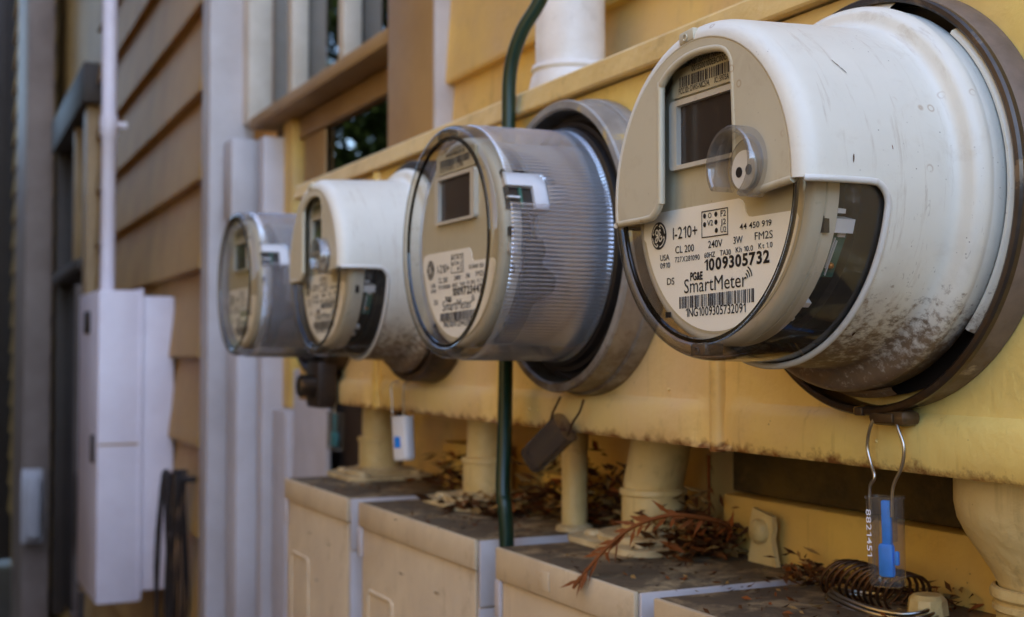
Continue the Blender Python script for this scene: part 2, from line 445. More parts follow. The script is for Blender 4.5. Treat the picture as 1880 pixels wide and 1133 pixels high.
def text_me(s, x, z, w, h, t, bold=0.0, slope=0.0):
    if not _cap:
        v, _ = text_raw('H'); _cap.append(max(p.y for p in v))
    vs, fs = layout(s, bold)
    x0 = min(p.x for p in vs); x1 = max(p.x for p in vs)
    sx = w / (x1 - x0); sz = h / _cap[0]
    return mesh([(x + (p.x - x0) * sx, -t, z + p.y * sz + slope * (p.x - x0) * sx) for p in vs], fs)
def quad_me(x0, x1, z0, z1, t): return mesh([(x0, -t, z0), (x1, -t, z0), (x1, -t, z1), (x0, -t, z1)], [(0, 1, 2, 3)])
def stroke_me(pts, w, t):
    P = [Vector((a, b)) for a, b in pts]; vs, fs = [], []
    for i, p in enumerate(P):
        d = (P[min(i + 1, len(P) - 1)] - P[max(i - 1, 0)]).normalized(); nrm = Vector((-d.y, d.x))
        for s in (1, -1): q = p + nrm * w * 0.5 * s; vs.append((q.x, -t, q.y))
    for i in range(len(P) - 1): fs.append((2 * i + 1, 2 * i + 3, 2 * i + 2, 2 * i))
    return mesh(vs, fs)
def disc_me(cx, cz, r, t, n=28): return mesh([(x, -t, z) for x, z in arc2(cx, cz, r, 0, 360, n)[:-1]], [tuple(range(n))])

# ================================================================== the setting
def structure(o): o['kind'] = 'structure'; return o
def ground():
    n = 2; me = mesh([(-60, -60, 0), (60, -60, 0), (60, 60, 0), (-60, 60, 0)], [(0, 1, 2, 3)])
    return structure(link('ground', me, 'concrete'))
ground()

XW = -0.5195            # first meter; the others follow every 0.32 m
MX = [-0.5195, -0.84, -1.16, -1.4765]
YF = 0.471              # front of the meter boxes
YH = 0.600              # house wall

# ---- the house wall with siding boards and window
house = thing('house', 'cream clapboard house wall with a window behind the row of meter boxes', 'house', W(0, YH, -EYE))
def H(name, x0, x1, y0, y1, z0, z1, mat, parent=None, bev=0.0):       # child of the house in world measures
    p = parent or house
    off = Vector((0, YH, -EYE)) if p is house or p.parent is house else Vector((0, 0, 0))
    return link(name, box_me(x0 - off.x, x1 - off.x, y0 - off.y, y1 - off.y, z0 - off.z, z1 - off.z, bev), mat, p)
def plank_me(L, h, lap=0.012, th=0.016):
    # a clapboard: proud at the foot, tucked in at the head; runs 0..-L in x
    pr = [(0.0, 0.0), (-th, 0.0), (-th - 0.001, 0.004), (-0.004, h + lap), (0.0, h + lap)]
    vs = [(0, y, z) for y, z in pr] + [(-L, y, z) for y, z in pr]; n = len(pr)
    fs = [tuple(range(n)), tuple(range(2 * n - 1, n - 1, -1))] + [((i + 1) % n, i, n + i, n + (i + 1) % n) for i in range(n)]
    me = mesh(vs, fs); me.materials.append(M['siding']); return me
H('sheathing', -1.42, 1.6, 0.601, 0.72, -EYE, 3.0, 'siding')
H('sheathing', -2.46, -1.42, 0.665, 0.72, -EYE, 3.0, 'siding')
pm = plank_me(2.95, 0.175)
for k in range(-8, 15):
    o = bpy.data.objects.new('plank', pm); COL.objects.link(o); o.parent = house
    o.location = (1.55, 0.0, 0.319 + k * 0.175 + EYE)
pm2 = plank_me(0.30, 0.175)
for k in range(-8, -2):        # under the window, left of the pipes
    o = bpy.data.objects.new('plank', pm2); COL.objects.link(o); o.parent = house
    o.location = (-1.40, 0.06, 0.319 + k * 0.175 + EYE)
# ledger boards low on the wall
H('ledger_board', -0.792, -0.6185, 0.556, 0.582, -0.30, -0.106, 'siding', None, 0.002)
H('ledger_board', -0.6160, 0.4, 0.556, 0.582, -0.30, -0.106, 'siding', None, 0.002)
M['recess_shade'] = painted('recess_shade_paint', lin(96, 76, 30), lin(44, 34, 16), 0.8, 0.9, True, 0.6, 2.0)  # dark colour paints the shadow above the ledger boards
H('shade_board', -0.80, 0.4, 0.5700, 0.5805, -0.1055, -0.020, 'recess_shade', None, 0.002)  # thin board carrying the painted shadow under the meter boxes
H('nailing_block', -1.06, -0.985, 0.54, 0.582, -0.21, -0.112, 'siding', None, 0.004)
H('nailing_block', -1.30, -1.21, 0.54, 0.582, -0.22, -0.098, 'siding', None, 0.004)
H('nailing_block', -0.965, -0.935, 0.55, 0.582, -0.25, -0.150, 'siding', None, 0.004)

win = bpy.data.objects.new('window', None); COL.objects.link(win); win.parent = house
H('casing', -1.566, -1.398, 0.572, 0.664, 0.02, 1.4, 'casing', win, 0.003)
H('lit_casing_edge', -1.4025, -1.3945, 0.570, 0.600, 0.02, 1.4, 'white_paint', win, 0.001)  # white strip paints the brighter light on the casing's side
sl = H('sill', -2.334, -1.567, 0.581, 0.645, 0.411, 0.433, 'casing', win, 0.003)
H('rail', -2.17, -1.567, 0.628, 0.655, 0.372, 0.410, 'casing', win, 0.003)
H('muntin', -2.175, -2.145, 0.608, 0.639, 0.434, 1.4, 'muntin', win, 0.003)
H('muntin', -1.888, -1.860, 0.608, 0.639, 0.434, 1.4, 'muntin', win, 0.003)
H('muntin', -2.44, -2.385, 0.592, 0.639, 0.434, 1.4, 'muntin', win, 0.003)
H('glass', -2.384, -1.567, 0.6395, 0.644, 0.434, 1.4, 'window_glass', win)
H('glass', -2.17, -1.567, 0.640, 0.644, -0.05, 0.371, 'window_glass', win)
H('jamb', -2.235, -2.175, 0.618, 0.655, -0.10, 0.410, 'siding', win, 0.003)
H('pane_reflection', -2.15, -2.03, 0.632, 0.638, -0.05, 0.371, 'casing', win, 0.003)  # brown sheet stands in for a reflection in the lower pane
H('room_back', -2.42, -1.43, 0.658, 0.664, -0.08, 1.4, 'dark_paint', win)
H('corbel', -2.385, -2.320, 0.545, 0.600, 0.245, 0.392, 'white_paint', win, 0.006)
H('corbel', -2.380, -2.325, 0.552, 0.600, 0.232, 0.2445, 'casing', win, 0.002)
# white boards that run down beside the window
H('corner_board', -2.38, -2.300, 0.553, 0.664, -EYE, 0.231, 'white_paint', None, 0.004)
H('corner_board', -2.262, -2.226, 0.580, 0.664, -EYE, 0.384, 'white_paint', None, 0.004)
H('corner_board', -2.20, -2.115, 0.592, 0.664, -EYE, -0.101, 'white_paint', None, 0.003)
H('corner_board', -2.113, -1.93, 0.604, 0.614, -EYE, -0.03, 'white_paint', None, 0.003)
H('shade_panel', -2.11, -1.705, 0.640, 0.664, -EYE, -0.055, 'dark_paint')  # dark sheet painted in for the shadow beyond the trim boards

# ---- the wing that steps forward at the far end
wing = thing('house_wing', 'shade-toned clapboard wing at the far left with its own window and pilasters', 'house', W(-2.43, 0.532, -EYE), None, R(-1.27))
def Wg(name, x0, x1, y0, y1, z0, z1, mat, parent=None, bev=0.0):
    return link(name, box_me(x0 + 2.43, x1 + 2.43, y0 - 0.532, y1 - 0.532, z0 + EYE, z1 + EYE, bev), mat, parent or wing)
Wg('corner_board', -2.505, -2.432, 0.528, 0.615, -EYE, 3.0, 'white_paint', None, 0.004)
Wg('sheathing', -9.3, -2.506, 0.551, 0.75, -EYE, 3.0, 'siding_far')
def plank_far(L, h):
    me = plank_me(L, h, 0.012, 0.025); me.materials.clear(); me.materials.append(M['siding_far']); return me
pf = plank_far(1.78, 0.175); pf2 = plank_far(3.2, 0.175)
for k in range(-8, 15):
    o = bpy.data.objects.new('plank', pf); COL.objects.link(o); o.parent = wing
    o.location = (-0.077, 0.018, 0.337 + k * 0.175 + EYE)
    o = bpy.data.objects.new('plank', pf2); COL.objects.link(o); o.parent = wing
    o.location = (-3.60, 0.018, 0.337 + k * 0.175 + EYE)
wwin = bpy.data.objects.new('window', None); COL.objects.link(wwin); wwin.parent = wing
Wg('glass', -5.40, -4.30, 0.540, 0.545, -1.0, 0.95, 'window_glass', wwin)
Wg('casing', -4.42, -4.30, 0.500, 0.550, -1.05, 0.80, 'casing', wwin, 0.003)
Wg('head', -5.45, -4.25, 0.480, 0.550, 0.801, 0.93, 'dark_paint', wwin, 0.003)
Wg('muntin', -4.80, -4.74, 0.505, 0.540, 0.31, 0.80, 'casing', wwin, 0.003)
Wg('sill', -5.40, -4.421, 0.485, 0.545, 0.27, 0.309, 'dark_paint', wwin, 0.003)
Wg('jamb', -5.48, -5.405, 0.505, 0.560, -1.05, 0.80, 'dark_paint', wwin, 0.003)
Wg('pilaster', -6.3, -5.60, 0.395, 0.50, -EYE, 3.0, 'far_trim', None, 0.006)


fn = thing('board_fence', 'dark brown board fence closing the passage at far left', 'fence', (-9.4, -3.6, 0))
for k in range(37):
    link('board', box_me(0.03 * (k % 2), 0.022 + 0.032 * (k % 2), k * 0.125 - 0.006, k * 0.125 + 0.127, 0.03, 2.9 if k < 29 else 4.6, 0.002), 'dark_paint', fn)
link('rail', box_me(-0.05, -0.001, 0.0, 4.6, 0.5, 0.59, 0.003), 'dark_paint', fn); link('rail', box_me(-0.05, -0.001, 0.0, 4.6, 2.6, 2.69, 0.003), 'dark_paint', fn)
gt = thing('sky_block_gate', 'unseen board gate added behind the viewer to block low sky', 'gate', (1.7, -1.65, 0))  # added out of view; blocks low sky to darken the lower sides
for k in range(19):
    link('board', box_me(0, 0.024, k * 0.118 + 0.002, k * 0.118 + 0.115, 0.04, 1.95, 0.002), 'dark_paint', gt)  # boards and rails of the added, unseen gate
link('rail', box_me(0.0245, 0.07, 0.0, 2.24, 0.4, 0.5, 0.003), 'dark_paint', gt); link('rail', box_me(0.0245, 0.07, 0.0, 2.24, 1.8, 1.9, 0.003), 'dark_paint', gt)
# small grey cover on the pilaster
oc = thing('outlet_cover', 'small pale weatherproof outlet cover on the far left pilaster', 'outlet', W(-5.53, 0.54, -0.62))
link('back_plate', box_me(-0.02, 0.0, -0.085, 0.0, -0.16, 0.14, 0.008), 'white_paint', oc)
link('hood', box_me(0.001, 0.05, -0.075, -0.012, -0.14, 0.12, 0.02), 'white_paint', oc)

# ---- unseen neighbouring house shaped to block sky and bounce light; garden tree for reflections
nb = thing('unseen_neighbour_house', 'unseen warm stucco house across the passage, shaped to bounce light and block sky', 'house', (0.2, -1.7, 0))
link('sky_block_wall', box_me(-5.6, -1.9, -0.3, 0.55, 0, 6.5), 'dark_paint', nb)  # added out of view to hide sky and darken the far left
link('unseen_wall', box_me(-1.899, 0.6, -0.3, 0.0, 0, 4.4), 'neighbour', nb)
link('unseen_eave', box_me(-1.898, 0.7, -0.5, 0.06, 4.4, 4.5), 'neighbour', nb)

def hedge():  # added out of view to block low light
    t = thing('light_block_hedge', 'unseen low hedge added along the neighbouring wall to block low light', 'hedge', (-0.6, -1.42, 0))  # added out of view; keeps low bounce light out of the recess
    rnd = random.Random(12); vs, fs = [], []
    for k in range(9000):
        x = rnd.uniform(-1.5, 1.5); y = rnd.uniform(-0.2, 0.24); z = rnd.uniform(0.03, 1.22)
        if abs(y) < 0.17 and z < 1.1: continue
        p = Vector((x, y + 0.02 * math.sin(x * 9), z)); d = Vector((rnd.gauss(0, 1), rnd.gauss(0, 1), rnd.gauss(0, 1))).normalized(); e = d.orthogonal().normalized()
        l = rnd.uniform(0.03, 0.06); b = len(vs)
        vs += [p, p + d * l * 0.5 + e * l * 0.3, p + d * l, p + d * l * 0.5 - e * l * 0.3]; fs.append((b, b + 1, b + 2, b + 3))
    o = link('foliage', mesh(vs, fs), 'leaf', t); o['kind'] = 'stuff'
    link('stems', box_me(-1.46, 1.46, -0.17, 0.18, 0.02, 1.14, 0.04), 'bark', t)
hedge()
def tree():
    t = thing('garden_tree', 'leafy green garden tree mirrored in the window panes', 'tree', (-7.3, -1.9, 0))
    pts = smooth_path([(0, 0, 0), (0.05, 0.04, 0.8), (-0.03, 0.02, 1.7), (0.08, -0.05, 2.7), (0.02, 0, 4.9)], 4)
    link('trunk', tube_me(pts, lambda i: 0.13 - 0.005 * i, 10), 'bark', t, 50)
    rnd = random.Random(5); vs, fs = [], []
    for c in range(230):
        a = rnd.uniform(0, 6.28); rr = 1.45 * math.sqrt(rnd.random()); z = rnd.uniform(0.4, 5.4)
        cx, cy = rr * math.cos(a), rr * math.sin(a)
        for k in range(90):
            p = Vector((cx + rnd.gauss(0, 0.22), cy + rnd.gauss(0, 0.22), z + rnd.gauss(0, 0.2)))
            d = Vector((rnd.gauss(0, 1), rnd.gauss(0, 1), rnd.gauss(0, 1))).normalized(); e = d.orthogonal().normalized()
            l = rnd.uniform(0.08, 0.15); b = len(vs)
            vs += [p, p + d * l * 0.5 + e * l * 0.28, p + d * l, p + d * l * 0.5 - e * l * 0.28]; fs.append((b, b + 1, b + 2, b + 3))
    o = link('crown', mesh(vs, fs), 'leaf', t); o['kind'] = 'stuff'
tree()

# ================================================================== meter boxes
def hull_front(w):
    """front cover of one meter box, 0..-w in x, origin at the box's top right front corner of the wall plane"""
    pr = [(0.004, -0.2598), (-0.0035, -0.2598), (-0.0050, -0.2570), (-0.0050, -0.2450), (-0.0040, -0.2330), (-0.0010, -0.2290), (0.0, -0.2240), (0.0, -0.010), (0.004, -0.010)]
    return pr
rnd = random.Random(3)
edges = [-0.354, -0.674, -0.994, -1.3135, -1.6165]
box_lab = ['cream meter box at the right end behind the nearest meter', 'second cream meter box from the right, behind the ribbed meter numbered 10097234',
           'third cream meter box from the right, between green cable and far seam', 'leftmost cream meter box ending at the white trim boards']
edges = [-0.354 + 0.0] + edges[1:]
for i in range(4):
    xr, xl = edges[i], edges[i + 1]
    if i == 0: xr = -0.06
    w = xr - xl
    b = thing('meter_box', box_lab[i], 'meter box', W(xr, YF, 0.078), 'row of cream meter boxes')
    # body behind the cover (set back a hair so that no faces coincide)
    link('body', box_me(-w + 0.002, -0.002, 0.0045, 0.112, -0.1385, 0.119, 0.002), 'cover_paint', b)
    # cover with the pressed step along its foot; dented a little
    xs = [0.0, -0.004, -0.012] + [-(0.02 + (w - 0.04) * k / 40) for k in range(41)] + [-(w - 0.012), -(w - 0.004), -w]
    zs = [-0.1400, -0.1398, -0.137, -0.128, -0.117, -0.1125, -0.1095, -0.105, -0.08, -0.05, 0.0, 0.05, 0.09, 0.118]
    ys = [0.004, -0.0060, -0.0076, -0.0080, -0.0076, -0.0052, -0.0008, 0.0, 0.0, 0.0, 0.0, 0.0, 0.0, 0.0]
    vs, fs = [], []
    for a, x in enumerate(xs):
        edge = min(1.0, min(-x, w + x) / 0.035)          # the step fades out towards the box's sides
        edge = edge * edge * (3 - 2 * edge)
        for z, y in zip(zs, ys):
            yy = y if z < -0.139 else y * edge
            if 0 < a < len(xs) - 1: yy += rnd.uniform(-0.0003, 0.0003)
            vs.append((x, yy, z + rnd.uniform(-0.00012, 0.00012) * (z < -0.138)))
    n = len(zs)
    for a in range(len(xs) - 1):
        for k in range(n - 1): fs.append((a * n + k, a * n + k + 1, (a + 1) * n + k + 1, (a + 1) * n + k))
    link('cover', mesh(vs, fs), 'cover_paint', b, 40)
    # rolled bead where two covers meet
    if i < 3:
        pr = arc2(-w, 0, 0.0066, 180, 360, 8)
        vs = [(x, z2, zz) for zz in (-0.1415, -0.02, 0.118) for x, z2 in pr]
        fs = [(r * 9 + k, r * 9 + k + 1, (r + 1) * 9 + k + 1, (r + 1) * 9 + k) for r in range(2) for k in range(8)] + [tuple(range(8, -1, -1))]
        link('seam_bead', mesh(vs, fs), 'cover_paint', b, 50)
    # lid with its drip edge
    vs = []
    lipr = [(0.0, 0.1195), (-0.0085, 0.1190), (-0.0095, 0.1205), (-0.0080, 0.1355), (-0.0050, 0.1380), (0.112, 0.146), (0.112, 0.1195)]
    for x in (0.0015 if i else 0.0, -w + 0.0015): vs += [(x, y, z) for y, z in lipr]
    m_ = len(lipr); fs = [tuple(range(m_)), tuple(range(2 * m_ - 1, m_ - 1, -1))] + [((k + 1) % m_, k, m_ + k, m_ + (k + 1) % m_) for k in range(m_)]
    link('lid', mesh(vs, fs), 'lip_paint', b, 30)
    # paint blobs / rivets along the step
    for k in range(7):
        x = -rnd.uniform(0.03, w - 0.03) if i == 1 else -rnd.uniform(0.0, w)
        me = bpy.data.meshes.new('blob'); bm = bmesh.new(); bmesh.ops.create_uvsphere(bm, u_segments=10, v_segments=6, radius=rnd.uniform(0.0008, 0.0018)); bm.to_mesh(me); bm.free()
        o = link('paint_blob', me, 'cover_paint', b, 180); o.location = (x, -0.001 - (0.0072 if k % 2 else 0.0), -0.104 if k % 2 == 0 else -0.125)

# ================================================================== the meters
LAB_T = 0.1101            # paper on the face plate
DX = 2.2
def mm(v): return v / 1000.0
NUM1 = dict(top='44 450 919', num='1009305732', ser='1NG1009305732091')
NUM2 = dict(top='53 848 150', num='1009723442', ser='1NG1009723442091')
def label_print(N):
    L = [("I-210+", -39.8, -20.2, 22.3, 6.0, 0.0), ("CL 200", -37.65, -27.55, 17.2, 3.6, 0), ("USA", -52.1, -30.5, 8.9, 3.0, 0), ("0910", -52.1, -34.6, 9.5, 2.9, 0),
         ("727X281090", -38.0, -32.15, 22.5, 2.7, 0), ("240V", -8.0, -26.95, 12.1, 3.5, 0), ("60HZ", -11.45, -31.6, 9.4, 2.6, 0), ("TA30", 1.95, -31.3, 9.1, 2.55, 0),
         ("Kh 10.0", 15.0, -30.7, 13.8, 2.5, 0), ("Kt 1.0", 33.0, -30.2, 10.6, 2.45, 0), ("3W", 13.2, -26.5, 7.5, 3.4, 0), ("FM2S", 30.2, -25.9, 13.6, 3.55, 0.006),
         (N['top'], 18.4, -20.1, 24.6, 2.8, 0), (N['num'], -11.3, -38.0, 52.6, 5.5, 0.028), ("PG&E", -24.0, -42.1, 11.1, 3.8, 0.025), ("DS", -45.6, -43.45, 6.9, 3.5, 0),
         ("SmartMeter", -29.5, -48.5, 53.2, 7.0, -0.004), (N['ser'], -28.0, -60.6, 50.7, 4.4, 0.004),
         ("O", -7.95, -12.1, 3.0, 2.6, 0), ("F2", 2.7, -12.25, 4.5, 2.9, 0), ("V2", -8.7, -15.95, 4.9, 2.75, 0), ("J2", 2.7, -16.25, 4.5, 2.7, 0), ("U2", 2.65, -20.1, 4.8, 2.7, 0)]
    T = LAB_T + 0.00025
    out = []
    for s, x, z, w, h, b in L: out.append(text_me(s, mm(x + DX), mm(z), mm(w), mm(h), T, 0.0 if 'M' in s else max(b, 0.0) + (0.010 if h < 4 else 0.006), 0.021 if s in (N['num'], N['ser']) or s == 'SmartMeter' else 0.0))
    mats = [0] * len(out)
    # frame of the terminal diagram and its dots
    a, b_, c_, d_ = mm(-13.7 + DX), mm(8.9 + DX), mm(-21.6), mm(-8.2); lw = 0.00055
    for q in ((a, b_, d_ - lw, d_), (a, b_, c_, c_ + lw), (a, a + lw, c_ + lw, d_ - lw), (b_ - lw, b_, c_ + lw, d_ - lw)): out.append(quad_me(*q, T)); mats.append(0)
    for x, z in ((-11, -10.7), (-1.25, -10.7), (-11, -15), (-1.25, -14.6), (-0.9, -18.7)): out.append(disc_me(mm(x + DX), mm(z), 0.0013, T, 14)); mats.append(0)
    # radio waves over the r
    for k, r in enumerate((3.0, 4.7, 6.4)): out.append(stroke_me([(mm(x), mm(z)) for x, z in arc2(21.5 + DX, -43.8, r, 10, 62, 8)], 0.0008, T)); mats.append(0)
    # bar code
    rg = random.Random(9); x = -34.1
    while x < 29.2:
        w = rg.choice((0.45, 0.45, 0.9, 1.3)); out.append(quad_me(mm(x + DX), mm(min(x + w, 29.6) + DX), mm(-56.2 + 0.02 * (x + 34)), mm(-50.2 + 0.028 * (x + 34)), T)); mats.append(1); x += w + rg.choice((0.4, 0.5, 0.9))
    # round emblem: black disc, white ring broken by curls, white script strokes
    ex, ez = mm(-53.3 + DX), mm(-17.2); er = 0.0073
    out.append(disc_me(ex, ez, er, T, 40)); mats.append(0)
    T2 = T + 0.0002
    S = er / 10.0
    def st(pts, w=0.9):
        p = [(v.x, v.y) for v in smooth_path([(a, b, 0) for a, b in pts], 5)]
        out.append(stroke_me([(ex + a * S, ez + b * S) for a, b in p], w * S, T2)); mats.append(2)
    for a0 in (8, 98, 188, 278): st(arc2(0, 0, 8.2, a0, a0 + 66, 8), 0.8)
    for a0 in (8, 98, 188, 278): st([(8.2 * math.cos(R(a0 + 66)), 8.2 * math.sin(R(a0 + 66))), (6.9 * math.cos(R(a0 + 74)), 6.9 * math.sin(R(a0 + 74))), (6.6 * math.cos(R(a0 + 60)), 6.6 * math.sin(R(a0 + 60)))], 0.7)
    st([(-0.6, 1.2), (-2.2, 0.4), (-3.8, 1.6), (-3.6, 3.8), (-1.8, 4.4), (-0.6, 3.0), (-0.8, 0.2), (-1.6, -3.2), (-3.2, -4.6), (-4.4, -3.4), (-3.2, -1.6), (-0.4, -0.2)], 0.95)
    st([(2.8, 3.2), (1.8, 4.4), (0.8, 3.4), (1.4, 1.6), (2.6, 1.0), (1.2, 0.4), (0.4, -1.6), (1.4, -3.8), (3.4, -3.6), (4.4, -1.8), (3.6, -0.4), (2.4, -1.2)], 0.95)
    me = join(out, mats)
    for m in ('ink', 'ink_brown', 'paper'): me.materials.append(M[m])
    return me
def top_print():
    T = 0.11255
    L = [("Silver Spring Networks", -22.2, 66.6, 37.0, 3.4, 0.0, 1), ("0013500100EBC00C48", -18.6, 63.1, 34.0, 2.9, 0.004, 0), ("FCC ID: OWS-NIC514,", -30.3, 53.4, 27.5, 2.9, 0.0, 0), ("IC: 5975A", 1.4, 53.5, 12, 2.7, 0, 0)]
    out, mats = [], []
    for s, x, z, w, h, b, k in L: out.append(text_me(s, mm(x + DX), mm(z), mm(w), mm(h), T, b + 0.012)); mats.append(k)
    rg = random.Random(4); x = -29.8
    while x < 24:
        w = rg.choice((0.5, 0.9, 1.5)); out.append(quad_me(mm(x + DX), mm(x + w + DX), mm(56.6), mm(62.0), T)); mats.append(2); x += w + rg.choice((0.5, 0.6, 1.0))
    me = join(out, mats)
    for m in ('ink', 'ink_grey', 'ink_brown'): me.materials.append(M[m])
    return me
# paper outline (mm): flat top stepped down at the right, rounded foot
def label_outline():
    o = [(-62.5, -5.6), (-56, -4.9), (19.5, -4.9), (22.5, -6.2), (24.5, -8.6), (25.4, -12.2), (27.2, -14.2), (30.5, -14.7), (60, -14.7), (63, -16), (64.5, -18.5)]
    o += [(66.6 * math.cos(R(a)), 66.6 * math.sin(R(a)) - 1.6) for a in range(-16, -165, -4)]
    o += [(-66.2, -18), (-66.4, -13), (-66.0, -8.5), (-64.6, -6.4)]
    return [(mm(x), mm(z)) for x, z in o]

SHARE = {}
def once(key, fn):
    if key not in SHARE: SHARE[key] = fn()
    return SHARE[key]
def part(name, key, fn, mat, parent, smooth=None):
    def mk():
        me = fn()
        if mat is not None and not me.materials: me.materials.append(M[mat])
        if smooth is not None: shade(me, smooth)
        return me
    o = bpy.data.objects.new(name, once(key, mk)); COL.objects.link(o); o.parent = parent; return o

def inner_works(t, num, base_mat):
    dr = part('face_drum', 'drum', lambda: lathe_me([(0.1094, 0.0), (0.1094, 0.0705), (0.1090, 0.0725), (0.1080, 0.0742), (0.1062, 0.0752), (0.1035, 0.0755), (0.1030, 0.0750), (0.1026, 0.0756), (0.0960, 0.0757), (0.0945, 0.0735), (0.0945, 0.0)], 160), 'drum', t, 40)
    part('face_plate', 'plate', lambda: prism_me([(mm(x), mm(z)) for x, z in arc2(0, 0, 69.2, 0, 360, 90)[:-1]], 0.1095, 0.1098), 'plate', t)
    lb = part('label', 'labelpaper', lambda: prism_me(label_outline(), 0.1098, LAB_T), 'paper', t)
    part('label_print', 'print' + num['num'], lambda: label_print(num), None, lb)
    # upper label, bezel and display
    ul = part('upper_label', 'upaper', lambda: prism_me(rrect(mm(-34.6), mm(34.6), mm(52.0), mm(66.5), 0.002), 0.1096, 0.1123), 'plate', t)
    part('label_print', 'uprint', top_print, None, ul)
    def bez():
        o = rrect(mm(-36), mm(36), mm(14.8), mm(50.4), 0.003, 5); i = rrect(mm(-29.2), mm(29.2), mm(17.0), mm(47.5), 0.0008, 5)
        n = len(o); t0, t1 = 0.1096, 0.1135
        vs = [(x, -t1, z) for x, z in o] + [(x, -t1, z) for x, z in i] + [(x, -t0, z) for x, z in o] + [(x, -t0, z) for x, z in i]
        fs = []
        for k in range(n):
            l = (k + 1) % n
            fs += [(k, l, n + l, n + k), (l, k, 2 * n + k, 2 * n + l), (n + k, n + l, 3 * n + l, 3 * n + k)]
        return mesh(vs, fs)
    ds = part('display', 'bezel', bez, 'drum', t)
    part('screen', 'screen', lambda: prism_me(rrect(mm(-29.4), mm(29.4), mm(16.8), mm(47.7), 0.0005, 2), 0.10985, 0.1106), 'screen', ds)
    part('notch', 'notch', lambda: prism_me(rrect(mm(-45.6), mm(-40.8), mm(-60.6), mm(-57.6), 0.0002, 2), 0.1097, 0.1100), 'core', t)
    part('core', 'core', lambda: lathe_me([(0.0944, 0.064), (0.083, 0.064), (0.083, 0.0)], 64), 'core', t, 30)
    part('base_drum', 'based' + base_mat, lambda: lathe_me([(0.0829, 0.070), (0.082, 0.0735), (0.03, 0.0745), (0.02, 0.075)], 96), base_mat, t, 30)
    part('drum_slot', 'slot', lambda: join([box_me(0.0725 * math.cos(R(-17)) - 0.001, 0.0765 * math.cos(R(-17)), -0.1030, -0.1000, 0.0745 * math.sin(R(-20)), 0.0745 * math.sin(R(-14)))]), 'core', t)
    # circuit board, connectors and posts glimpsed through the side
    def polar(th, rr, t0, t1, dth, dr):
        vs = []
        for a in (th - dth / 2, th + dth / 2):
            for r_ in (rr, rr + dr):
                for tt in (t0, t1): vs.append((r_ * math.cos(R(a)), -tt, r_ * math.sin(R(a))))
        fs = [(0, 1, 3, 2), (4, 6, 7, 5), (0, 4, 5, 1), (2, 3, 7, 6), (0, 2, 6, 4), (1, 5, 7, 3)]
        return mesh(vs, fs)
    part('circuit_board', 'pcb', lambda: polar(-29, 0.0705, 0.0846, 0.0920, 18, 0.0008), 'pcb', t)
    part('solder_pad', 'pad', lambda: (lambda me: (me.transform(Matrix.Translation((0.0716 * math.cos(R(-33)), -0.0885, 0.0716 * math.sin(R(-33))))), me)[1])(uvs(0.0015)), 'copper', t, 180)
    for k, (th, r_, t0, t1, dt, dr_) in enumerate(((-17.2, 0.066, 0.0838, 0.0944, 5.0, 0.008), (-12.0, 0.070, 0.090, 0.0944, 1.6, 0.004), (-20.8, 0.069, 0.086, 0.090, 1.6, 0.003), (-50, 0.070, 0.0905, 0.0944, 2.4, 0.004), (-60, 0.070, 0.0912, 0.0944, 1.8, 0.003), (-30, 0.0714, 0.0898, 0.0902, 14, 0.0008), (-28, 0.0714, 0.0912, 0.0915, 12, 0.0008))):
        part('connector', 'con%d' % k, lambda a=(th, r_, t0, t1, dt, dr_): polar(*a), 'white_clip', t)
def uvs(r):
    me = bpy.data.meshes.new('s'); bm = bmesh.new(); bmesh.ops.create_uvsphere(bm, u_segments=14, v_segments=8, radius=r); bm.to_mesh(me); bm.free(); return me

# ---- cap of the hooded meters: a shell of revolution whose front edge is cut back below the middle
CAP_R = [(0.1220, 0.0742), (0.1218, 0.0760), (0.1212, 0.0778), (0.1202, 0.0795), (0.1188, 0.0810), (0.1170, 0.0822), (0.1150, 0.0831), (0.1125, 0.0836), (0.1095, 0.0839), (0.0600, 0.0862)]
CAP_B = [(0.0500, 0.0866), (0.0445, 0.0868), (0.0412, 0.0873), (0.0390, 0.0884), (0.0378, 0.0900), (0.0371, 0.0920), (0.0367, 0.0944), (0.0362, 0.0958), (0.0350, 0.0970), (0.0335, 0.0981), (0.0310, 0.0989), (0.0285, 0.0988), (0.0270, 0.0978), (0.0255, 0.0976), (0.0180, 0.0980)]
TH_R, TH_L = -1.8, 186.5
def cut_t(th):
    """outward reach of the cap at an angle below the front opening, None above it"""
    th = (th + 90) % 360 - 90
    if TH_R <= th <= TH_L: return None
    d = (TH_R - th) if th < TH_R else (th - TH_L)
    u = max(0.0, 1 - d / 7.5)
    return 0.0765 + 0.0105 * (1 - math.sqrt(max(0.0, 1 - u * u)))
def seg_lerp(prof, t):
    for (t0, r0), (t1, r1) in zip(prof, prof[1:]):
        if t1 <= t <= t0: return r0 + (r1 - r0) * (t - t0) / (t1 - t0)
    return prof[0][1] if t > prof[0][0] else prof[-1][1]
